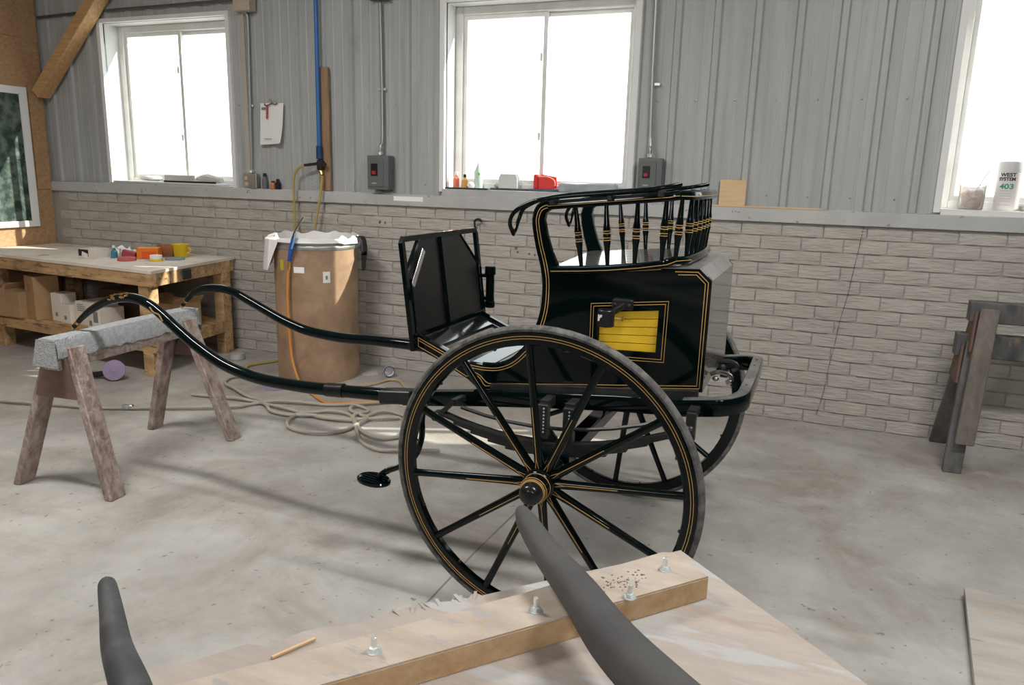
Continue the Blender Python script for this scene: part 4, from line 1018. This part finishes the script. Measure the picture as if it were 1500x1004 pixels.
swbox('switch_box', 'grey switch box with a red toggle left of the middle window', (-2.895, 1.432), (.170, .235), 'switch boxes')
swbox('switch_box', 'grey switch box with a red toggle right of the middle window', (-.972, 1.462), (.145, .20), 'switch boxes')
def conduit(label, pts, r=.0115, straps=()):
    t = thing('conduit', label, 'conduit', pts[0], 'conduits')
    B().tube(catmull(pts, 4), r, 10).obj('tube', conduit_m, t)
    p = pts[0]; B().lathe([(.014, -.0), (.019, .003), (.019, .020), (.014, .026)], 8, Matrix.Translation(p)).obj('connector', zinc, t)
    for z in straps: 
        x = pts[1][0]; B().b2((x-.030, 4.805, z-.009), (x+.030, 4.815, z+.009), bevel=.002).obj('strap', zinc, t)
conduit('steel conduit rising from the left switch box', [(-2.90, 4.775, 1.551), (-2.90, 4.780, 1.62), (-2.895, 4.80, 1.70), (-2.90, 4.802, 2.3), (-2.905, 4.80, 2.56)], straps=(2.0,))
conduit('steel conduit rising from the right switch box', [(-.985, 4.775, 1.564), (-.988, 4.780, 1.62), (-.995, 4.80, 1.70), (-1.01, 4.802, 2.3), (-1.02, 4.802, 3.4)], straps=(2.0,))
conduit('steel conduit running down beside the left window', [(-4.055, 4.80, 1.402), (-4.050, 4.802, 1.6), (-4.04, 4.802, 2.0), (-4.032, 4.802, 2.35), (-4.03, 4.80, 2.53), (-4.055, 4.785, 2.565)], straps=(1.9,))
b = B(); b.b2((-4.105, 4.735, 2.555), (-3.955, 4.815, 2.80), bevel=.006); one(b, 'junction_box', tan_p, 'tan junction box above the conduit beside the left window', 'junction box')
b = B(); b.b2((-2.975, 4.765, 2.575), (-2.825, 4.815, 2.66), bevel=.005); one(b, 'junction_box', grey_box, 'grey junction box at the top of the conduit left of the middle window', 'junction box')
b = B(); b.tube(catmull([(-6.2, 4.80, 2.62), (-5.6, 4.80, 2.635), (-4.9, 4.80, 2.64), (-4.105, 4.79, 2.645)], 4), .010, 8); one(b, 'cable', mat('dark_cable', (.09, .085, .08), .6), 'dark cable running along the wall above the left window', 'cable')
b = B(); b.b2((-4.105, 4.80, 1.288), (-4.065, 4.815, 2.553), bevel=.002); one(b, 'cover_strip', mat('tan_strip', (.47, .42, .37), .6), 'tan cover strip on the wall below the tan junction box', 'strip')
t = thing('outlet_box', 'steel outlet box with a beige socket standing on the ledge', 'outlet', (-4.065, 4.80, 1.288))
B().b2((-4.125, 4.785, 1.289), (-4.065, 4.812, 1.400), bevel=.004).obj('face_plate', galv, t); B().b2((-4.060, 4.77, 1.289), (-3.99, 4.812, 1.400), bevel=.005).obj('box_body', galv, t)
for zz in (1.318, 1.362): B().lathe([(.017, 0), (.017, .006), (.012, .007)], 12, Matrix.Translation((-4.095, 4.785, zz)) @ Matrix.Rotation(PI/2, 4, 'X')).obj('socket', tan_p, t)
for x, h_, m_, lab in ((-3.935, .115, grey_box, 'dark spray bottle on the ledge below the calendar'), (-3.86, .06, mat('rust_orange', (.55, .22, .10), .5), 'small orange jar on the ledge below the calendar'), (-3.815, .075, black_plastic, 'small black bottle on the ledge right of the orange jar')):
    t = thing('ledge_bottle', lab, 'bottle', (x, 4.80, 1.288), 'bottles on the ledge')
    B().lathe([(.020, 0), (.022, .004), (.022, h_*.6), (.012, h_*.75), (.012, h_*.8)], 12, Matrix.Translation((x, 4.803, 1.288))).obj('body', m_, t); B().lathe([(.013, h_*.8), (.014, h_*.82), (.012, h_), (.006, h_*1.02)], 10, Matrix.Translation((x, 4.803, 1.288))).obj('cap', black_plastic, t)
# calendar on its hook
t = thing('wall_calendar', 'white sheet pad with a red pen hanging on the ribbed wall', 'calendar', (-3.83, 4.80, 1.6))
b = B(); nx, nz = 6, 8; x0, x1, z1, z0 = -3.945, -3.735, 1.915, 1.615
V = []
for i in range(nx+1):
    r_ = []
    for j in range(nz+1):
        u, v = i/nx, j/nz
        curl = .030*max(0, v-.5)**2*4*max(0, u-.3)+.012*v
        r_.append(b.bm.verts.new((x0+(x1-x0)*u-.02*v*u-.008*v*(1-u), 4.806-curl-.004, z1+(z0-z1)*v+.010*u*u*v)))
    V.append(r_)
for i in range(nx):
    for j in range(nz): b.bm.faces.new((V[i][j], V[i+1][j], V[i+1][j+1], V[i][j+1]))
bmesh.ops.solidify(b.bm, geom=b.bm.faces[:], thickness=.006)
b.obj('sheets', white_paper, t)
B().b2((-3.930, 4.792, 1.868), (-3.888, 4.7935, 1.884)).obj('print', ink, t)
B().b2((-3.90, 4.773, 1.655), (-3.83, 4.7745, 1.659)).obj('print', ink, t)
B().tube(catmull([(-3.90, 4.795, 1.912), (-3.89, 4.785, 1.90), (-3.86, 4.785, 1.90), (-3.83, 4.79, 1.912), (-3.80, 4.785, 1.905), (-3.78, 4.79, 1.912)], 4), .004, 6).obj('clip', mat('dark_red_clip', (.16, .03, .03), .4), t)
B().tube([(-3.868, 4.782, 1.895), (-3.874, 4.780, 1.80)], .0065, 8).obj('pen', mat('pen_red', (.45, .04, .06), .4), t)
B().sphere((-3.848, 4.795, 1.932), .010, (1, .6, 1)).obj('hook', chrome, t)
# blue air pipe on a board
b = B(); b.b2((-3.432, 4.790, 1.290), (-3.335, 4.815, 2.155), bevel=.003); one(b, 'backing_board', mat('brown_board', (.27, .16, .09), .65, col2=(.38, .25, .15), scale=6, stretch=(8, 1, .8)), 'brown board on the wall behind the blue pipe', 'board')
t = thing('air_pipe', 'blue compressed air pipe coming down the wall with a brass valve', 'pipe', (-3.40, 4.77, 1.5))
B().tube([(-3.405, 4.765, 1.585), (-3.395, 4.765, 3.48)], .0155, 12).obj('tube', blue_pipe, t)
B().lathe([(.018, 0), (.023, .004), (.023, .09), (.018, .095)], 10, Matrix.Translation((-3.405, 4.765, 1.515))).obj('sleeve', mat('dark_blue', (.015, .05, .16), .4), t)
b = B(); b.box((-3.395, 4.76, 1.475), (.045, .045, .075), bevel=.008); b.obj('valve_body', iron, t); B().tube([(-3.38, 4.755, 1.47), (-3.34, 4.735, 1.48)], .017, 8).obj('valve_handle', iron, t); B().tube([(-3.395, 4.76, 1.44), (-3.378, 4.755, 1.405)], .012, 8).obj('drain_cock', brass, t)
B().tube([(-3.41, 4.755, 1.485), (-3.52, 4.74, 1.47)], .011, 8).obj('outlet_nipple', iron, t)
b = B(); b.tube(catmull([(-3.50, 4.742, 1.472), (-3.56, 4.735, 1.455), (-3.605, 4.73, 1.40), (-3.615, 4.73, 1.30), (-3.62, 4.735, 1.1), (-3.63, 4.74, .7), (-3.63, 4.735, .2), (-3.62, 4.70, .03), (-3.7, 4.55, .012), (-3.78, 4.35, .012), (-3.70, 4.22, .012)], 6), .0095, 8)
one(b, 'air_hose', hose_yel, 'dull yellow air hose hanging from the valve behind the drum, left strand', 'hose', 'hanging air hoses')
b = B(); b.tube(catmull([(-3.375, 4.752, 1.40), (-3.39, 4.74, 1.25), (-3.44, 4.735, 1.02), (-3.465, 4.735, .8), (-3.47, 4.74, .3), (-3.46, 4.73, .03), (-3.40, 4.735, .012)], 6), .0095, 8)
one(b, 'air_hose', hose_yel, 'dull yellow air hose slanting down to the drum, right strand', 'hose', 'hanging air hoses')
# ply offcut and thin stick on the ledge, label on the ledge
b = B(); b.box((-.478, 4.801, 1.289+.078), (.152, .012, .155), rot=(-.06, 0, 0)); one(b, 'plywood_offcut', ply_light, 'square pale plywood offcut leaning on the wall above the ledge', 'board')
b = B(); b.beam((-.60, 4.789, 1.2915), (.03, 4.789, 1.2915), .008, .009); one(b, 'wood_strip', ply_light, 'thin pale wooden strip lying along the ledge', 'strip')
b = B(); b.b2((-2.80, 4.7838, 1.240), (-2.565, 4.785, 1.272)); one(b, 'ledge_label', label_white, 'blank bright white label stuck on the front of the ledge', 'label')

# ================================================================== ON THE WINDOW SILLS
z = 1.2955
b = B(); b.b2((-5.50, 4.80, z), (-4.42, 4.96, z+.016), bevel=.003); one(b, 'panel_offcut', mat('white_board', (.66, .67, .65), .5), 'long white board lying on the sill of the left window', 'board')
b = B(); b.beam((-4.95, 4.81, z+.022), (-4.42, 4.81, z+.022), .010, .014); one(b, 'dark_bar', black_plastic, 'thin dark bar on the white board of the left window', 'bar')
b = B(); b.sphere((-5.17, 4.90, z+.04), .10, (1.1, .55, .22), 14, 8); b.jitter(.012, 14); one(b, 'white_bag', white_paper, 'lumpy white paper bag in the left corner of the left sill', 'bag')
b = B(); b.b2((-5.02, 4.88, z+.0165), (-4.70, 4.955, z+.075), bevel=.006); one(b, 'white_carton', mat('grey_card', (.52, .50, .48), .6), 'long pale carton in the middle of the left sill', 'carton')
b = B(); b.tube(catmull([(-4.68, 4.93, z+.047), (-4.60, 4.92, z+.055), (-4.5, 4.91, z+.045), (-4.44, 4.905, z+.040)], 4), lerp_list([.030, .036, .028, .020], 4), 10); one(b, 'paper_roll', mat('grey_paper', (.58, .56, .53), .6), 'grey rolled paper at the right of the left sill', 'roll')
z = 1.335
b = B(); b.b2((-2.40, 4.795, z+.0005), (-2.08, 4.835, z+.012), bevel=.002); one(b, 'dark_rule', mat('dark_green_bar', (.03, .05, .05), .5), 'dark flat bar along the front of the middle sill', 'bar')
def small_bottle(x, y, r, h, m_, capm, label, name='bottle', cone=False, z=z):
    t = thing(name, label, 'bottle', (x, y, z), 'bottles on the middle sill'); tm_ = Matrix.Translation((x, y, z))
    B().lathe([(r*.92, 0), (r, .004), (r, h*.62), (r*.45, h*.76), (r*.4, h*.80)] if not cone else [(r*.94, 0), (r, .004), (r, h*.66), (r*.9, h*.70)], 14, tm_).obj('body', m_, t)
    B().lathe([(r*.45, h*.8), (r*.5, h*.82), (r*.45, h), (r*.2, h*1.02)] if not cone else [(r*.86, h*.70), (r*.5, h*.83), (r*.12, h*.99), (r*.08, h)], 12, tm_).obj('cap', capm, t)
    return t
small_bottle(-2.365, 4.90, .022, .115, pink_p, white_paper, 'small bottle with red contents at the left end of the middle sill')
small_bottle(-2.305, 4.915, .022, .10, mat('amber', (.70, .38, .12), .3), black_plastic, 'small amber bottle with a black cap beside the red one')
b = B(); b.sphere((-2.255, 4.91, z+.026), .028, (1, 1, .9)); b.jitter(.004, 30); one(b, 'white_lump', white_paper, 'crumpled white wad beside the glue bottle on the sill', 'wad')
gb = small_bottle(-2.22, 4.955, .030, .185, mat('pale_green', (.50, .62, .56), .4), mat('grey_green', (.42, .55, .50), .4), 'pale glue bottle with a pointed green grey nozzle on the middle sill', 'glue_bottle', True)
B().lathe([(.010, 0), (.010, .002), (0, .003)], 10, Matrix.Translation((-2.205, 4.929, z+.105)) @ Matrix.Rotation(PI/2, 4, 'X')).obj('green_mark', mat('leaf_green', (.20, .62, .18), .5), gb)
b = B(); b.b2((-2.12, 4.93, z+.0005), (-1.84, 4.975, z+.014), bevel=.002); one(b, 'dark_strip', mat('slate', (.06, .085, .10), .5), 'dark strip under the white box on the middle sill', 'strip')
b = B(); b.sphere((-2.075, 4.952, z+.031), .018, (1.1, 1, .95)); one(b, 'putty_ball', mat('olive', (.42, .42, .32), .6), 'small olive ball of putty on the dark strip of the sill', 'ball')
t = thing('white_box', 'plain pale box with sloping top corners on the middle sill', 'box', (-1.985, 4.955, z+.014))
b = B(); b.prism([(-2.055, 4.925, z+.0145), (-1.915, 4.925, z+.0145), (-1.918, 4.925, z+.085), (-1.93, 4.925, z+.108), (-2.04, 4.925, z+.108), (-2.053, 4.925, z+.085)], (0, .05, 0)); b.obj('body', mat('pale_box', (.60, .62, .60), .5), t)
B().b2((-2.042, 4.922, z+.1085), (-1.928, 4.977, z+.111)).obj('lid', mat('pale_green_lid', (.55, .64, .60), .5), t)
b = B(); b.b2((-1.83, 4.92, z+.0005), (-1.56, 4.975, z+.016), bevel=.002); one(b, 'book', mat('navy_cover', (.07, .10, .16), .5), 'thin dark blue book under the red case on the middle sill', 'book')
t = thing('red_case', 'red plastic moulded case on the middle sill', 'case', (-1.73, 4.945, z+.0165))
b = B(); b.prism([(-1.755, 4.965, z+.0165), (-1.645, 4.965, z+.028), (-1.650, 4.965, z+.098), (-1.760, 4.965, z+.115)], (0, .012, 0)); b.obj('back_plate', red_p, t)
B().b2((-1.80, 4.925, z+.017), (-1.768, 4.965, z+.112), bevel=.006).obj('end_block', red_p, t)
b = B(); b.prism([(-1.775, 4.94, z+.017)]+[(-1.69+.038*math.sin(a), 4.94, z+.055-.038*math.cos(a)) for a in [i*PI/8 for i in range(9)]]+[(-1.775, 4.94, z+.093)], (0, .022, 0)); b.obj('body', mat('red_light', (.72, .06, .05), .3), t)
b = B(); b.tube(catmull([(-1.775, 4.938, z+.098), (-1.70, 4.938, z+.098), (-1.655, 4.938, z+.075), (-1.648, 4.938, z+.04)], 4), .0055, 6); b.obj('rim', mat('red_pale', (.85, .30, .26), .35), t)
b = B(); b.b2((-1.60, 4.865, z+.0005), (-1.22, 4.975, z+.062), bevel=.02, seg=3)
bmesh.ops.subdivide_edges(b.bm, edges=b.bm.edges[:], cuts=2, use_grid_fill=True); b.jitter(.014, 11)
one(b, 'grey_bag', bag_m, 'grey plastic bag lying at the right of the middle sill', 'bag')
# right window: canister with lettering and clear tub
z = 1.3185
t = thing('filler_canister', 'tall white canister with black and green lettering on the right sill', 'canister', (.955, 4.90, z))
cc = Vector((.955, 4.90, z)); rc_ = .060
B().lathe([(.056, 0), (.058, .003), (.0595, .01), (.0595, .205)], 32, Matrix.Translation(cc)).obj('body', mat('canister_white', (.74, .71, .70), .4), t)
B().lathe([(.0585, .205), (.0605, .207), (.0605, .255), (.058, .260), (.02, .261)], 32, Matrix.Translation(cc)).obj('lid', mat('canister_lid', (.60, .60, .61), .35), t)
def wrap_text(body, size, m_, zc_, nm, phi0=-1.88, sx=1.0):
    me = text_mesh(body, size, m_, nm, .0010)
    for v in me.vertices:
        a = phi0+v.co.x*sx/.0602; r_ = .0602+v.co.z
        v.co = Vector((cc.x+r_*math.cos(a), cc.y+r_*math.sin(a), z+zc_+v.co.y))
    o = bpy.data.objects.new(nm, me); COL.objects.link(o); o.parent = t; o.location = -BASE[t.name]; return o
wrap_text('WEST', .026, mat('black_ink', (.05, .05, .06), .5), .182, 'lettering', sx=1.1); wrap_text('SYSTEM', .024, MATS['black_ink'], .160, 'lettering', -1.93, 1.0)
wrap_text('403', .037, green_ink, .117, 'lettering', sx=1.25)
for i, zz in enumerate((.105, .090, .078, .062, .050, .030)):
    b = B(); n = 8; half = .45
    for i2 in range(n):
        a0, a1 = -1.88-half+2*half*i2/n, -1.88-half+2*half*(i2+1)/n
        b.bm.faces.new([b.bm.verts.new((cc.x+.0601*math.cos(a), cc.y+.0601*math.sin(a), z+q)) for a, q in ((a0, zz), (a1, zz), (a1, zz+.0035), (a0, zz+.0035))])
    b.obj('small_print', mat('faint_print', (.55, .52, .52), .6), t)
t = thing('clear_tub', 'clear plastic tub full of crumpled film with a stick on the right sill', 'tub', (.79, 4.90, z))
B().lathe([(0, 0), (.058, 0), (.061, .004), (.066, .135), (.068, .138), (.064, .138), (.058, .006), (0, .004)], 28, Matrix.Translation((.79, 4.90, z)), cap=False).obj('body', clear_p, t)
b = B(); b.sphere((.79, 4.90, z+.065), .05, (1, 1, 1.15), 14, 10); b.jitter(.03, 22); b.obj('contents', mat('pinkish_film', (.82, .70, .62), .5, col2=(.92, .90, .89), scale=16), t)
b = B(); b.beam((.80, 4.885, z+.10), (.855, 4.88, z+.215), .008, .004); b.obj('stick', mat('mauve_stick', (.55, .48, .48), .6), t)
b = B(); b.b2((1.03, 4.86, z), (1.30, 4.96, z+.035), bevel=.008); one(b, 'stacked_papers', mat('grey_stack', (.45, .42, .38), .7), 'low stack of grey papers right of the canister', 'papers')

# ================================================================== PLYWOOD BENCH IN THE FOREGROUND
E1 = Vector((.684, .730, 0)); E2 = Vector((.730, -.684, 0))
def uv(u, v, z): return E1*u+E2*v+Vector((0, 0, z))
RM = Matrix((E1, E2*1, Vector((0, 0, 1)))).transposed()   # columns: u, v(-handed), z
t = thing('plywood_bench', 'dusty pinkish plywood bench top with a bolted batten, in the foreground', 'bench', uv(.1, -.4, 0))
PT = .807
rnd = random.Random(3); edge = []
u = -.95
while u < .76:
    v0 = -.962
    rag = -rnd.uniform(0, .012) if .02 < u < .42 else rnd.uniform(-.001, .001)
    edge.append(uv(u, v0+rag, PT-.018)); u += rnd.uniform(.006, .018) if .02 < u < .42 else .06
edge.append(uv(.795, -.962, PT-.018))
poly = edge+[uv(.795, .30, PT-.018), uv(-.95, .30, PT-.018)]
B().prism([tuple(p) for p in poly], (0, 0, .018)).obj('plywood_sheet', ply_m, t)
bt = B()
bt.prism([tuple(uv(a, c, PT)) for a, c in ((-.95, -.842), (.10, -.868), (.45, -.886), (.715, -.910), (.731, -.902), (.735, -.820), (.1, -.797), (-.95, -.765))], (0, 0, .038))
bat = bt.obj('batten', lumber, t)
B().prism([tuple(uv(a, c, PT+.001)) for a, c in ((-.95, -.7652), (.1, -.7972), (.7345, -.8202), (.7345, -.8190), (.1, -.7960), (-.95, -.7640))], (0, 0, .034)).obj('sawn_edge', lumber_side, bat)
for p in ((-.4609, .731), (-.3056, .9005), (-.1936, .989), (-.161, 1.089)):
    q = Vector((p[0], p[1], PT+.038))
    b = B(); b.lathe([(.0100, 0), (.0100, .0012), (.006, .0013)], 16, Matrix.Translation(q)); b.lathe([(.0066, .0013), (.0066, .0065), (.0045, .007)], 6, Matrix.Translation(q)); b.lathe([(.0036, .007), (.0036, .020), (.0026, .021)], 10, Matrix.Translation(q)); b.obj('bolt', zinc, bat)
b = B()
for _ in range(60):
    a = rnd.gauss(.60, .022); c = rnd.gauss(-.855, .011)
    b.sphere(uv(a, c, PT+.0385), rnd.uniform(.0006, .0018), (rnd.uniform(.8, 2.2), rnd.uniform(.8, 2), .5), 5, 3)
o = b.obj('filings', mat('grey_filings', (.20, .195, .19), .7), t); o['kind'] = 'stuff'
for i, (p, q) in enumerate((((.105, -.925), (.165, -.945)), ((.115, -.905), (.175, -.915)))):
    B().beam(uv(*p, PT+.003), uv(*q, PT+.003), .004, .003).obj('splinter', mat('fresh_splinter', (.75, .52, .30), .6), t)
b = B()
for _ in range(16):
    a = rnd.uniform(.25, .42); v0 = -.962
    p = uv(a, v0+.012, PT-.002); q = uv(a+rnd.uniform(-.015, .015), v0-rnd.uniform(.008, .014), PT+rnd.uniform(-.003, .004)); b.beam(p, q, rnd.uniform(.003, .007), .0014)
o = b.obj('ragged_splinters', ply_m, t); o['kind'] = 'stuff'
for a, c in ((.62, -.72), (-.75, -.72), (.62, .15), (-.75, .15)):
    b = B(); b.beam(uv(a, c, 0), uv(a, c, PT-.018), .07, .07, upv=(.7, .7, 0)); b.obj('leg', bench_wood, t)
# ---- two grey primed shafts lying on the bench
P = [(-.402, 1.095, .893), (-.378, 1.058, .893), (-.324, .99, .889), (-.243, .901, .884), (-.182, .828, .880), (-.116, .772, .873), (-.04, .715, .868), (.10, .63, .858), (.30, .50, .846)]
b = B(); b.tube(catmull(P, 5), lerp_list([.011, .0175, .0215, .0275, .0315, .034, .0355, .0365, .0375], 5), 16)
one(b, 'primed_shaft', primer, 'thick grey primed cart shaft lying across the batten in the foreground', 'shaft', 'primed cart shafts', smooth=60)
P = [(-.855, .681, .873), (-.848, .675, .873), (-.791, .632, .872), (-.725, .582, .870), (-.657, .539, .8685), (-.57, .48, .8695), (-.40, .36, .868)]
b = B(); b.tube(catmull(P, 5), lerp_list([.008, .0120, .0145, .0175, .0208, .0228, .0240], 5), 16)
one(b, 'primed_shaft', mat('scuffed_primer', (.055, .057, .060), .7, col2=(.14, .145, .15), scale=9, lo=.45, hi=.7), 'scuffed grey primed cart shaft at the lower left corner', 'shaft', 'primed cart shafts', smooth=60)
# ---- board on the floor at the right
t = thing('floor_board', 'dusty wooden board lying on the floor at the lower right', 'board', (1.1, 2.5, 0))
b = B(); b.prism([(.632, 2.899, .018), (.545, 2.10, .018), (1.60, 2.00, .018), (1.72, 2.70, .018)], (0, 0, .022)); b.obj('sheet', mat('grey_board', (.40, .37, .33), .7, col2=(.52, .49, .45), scale=3, stretch=(1, 5, 1), spots=(.36, .31, .27), sscale=5, sthr=.33), t)
for a in (.75, 1.45): B().b2((a, 2.1, 0), (a+.06, 2.65, .018)).obj('batten', bench_wood, t)
B().beam((.66, 2.74, .0405), (.73, 2.735, .0405), .004, .002).obj('wood_chip', ply_light, t)
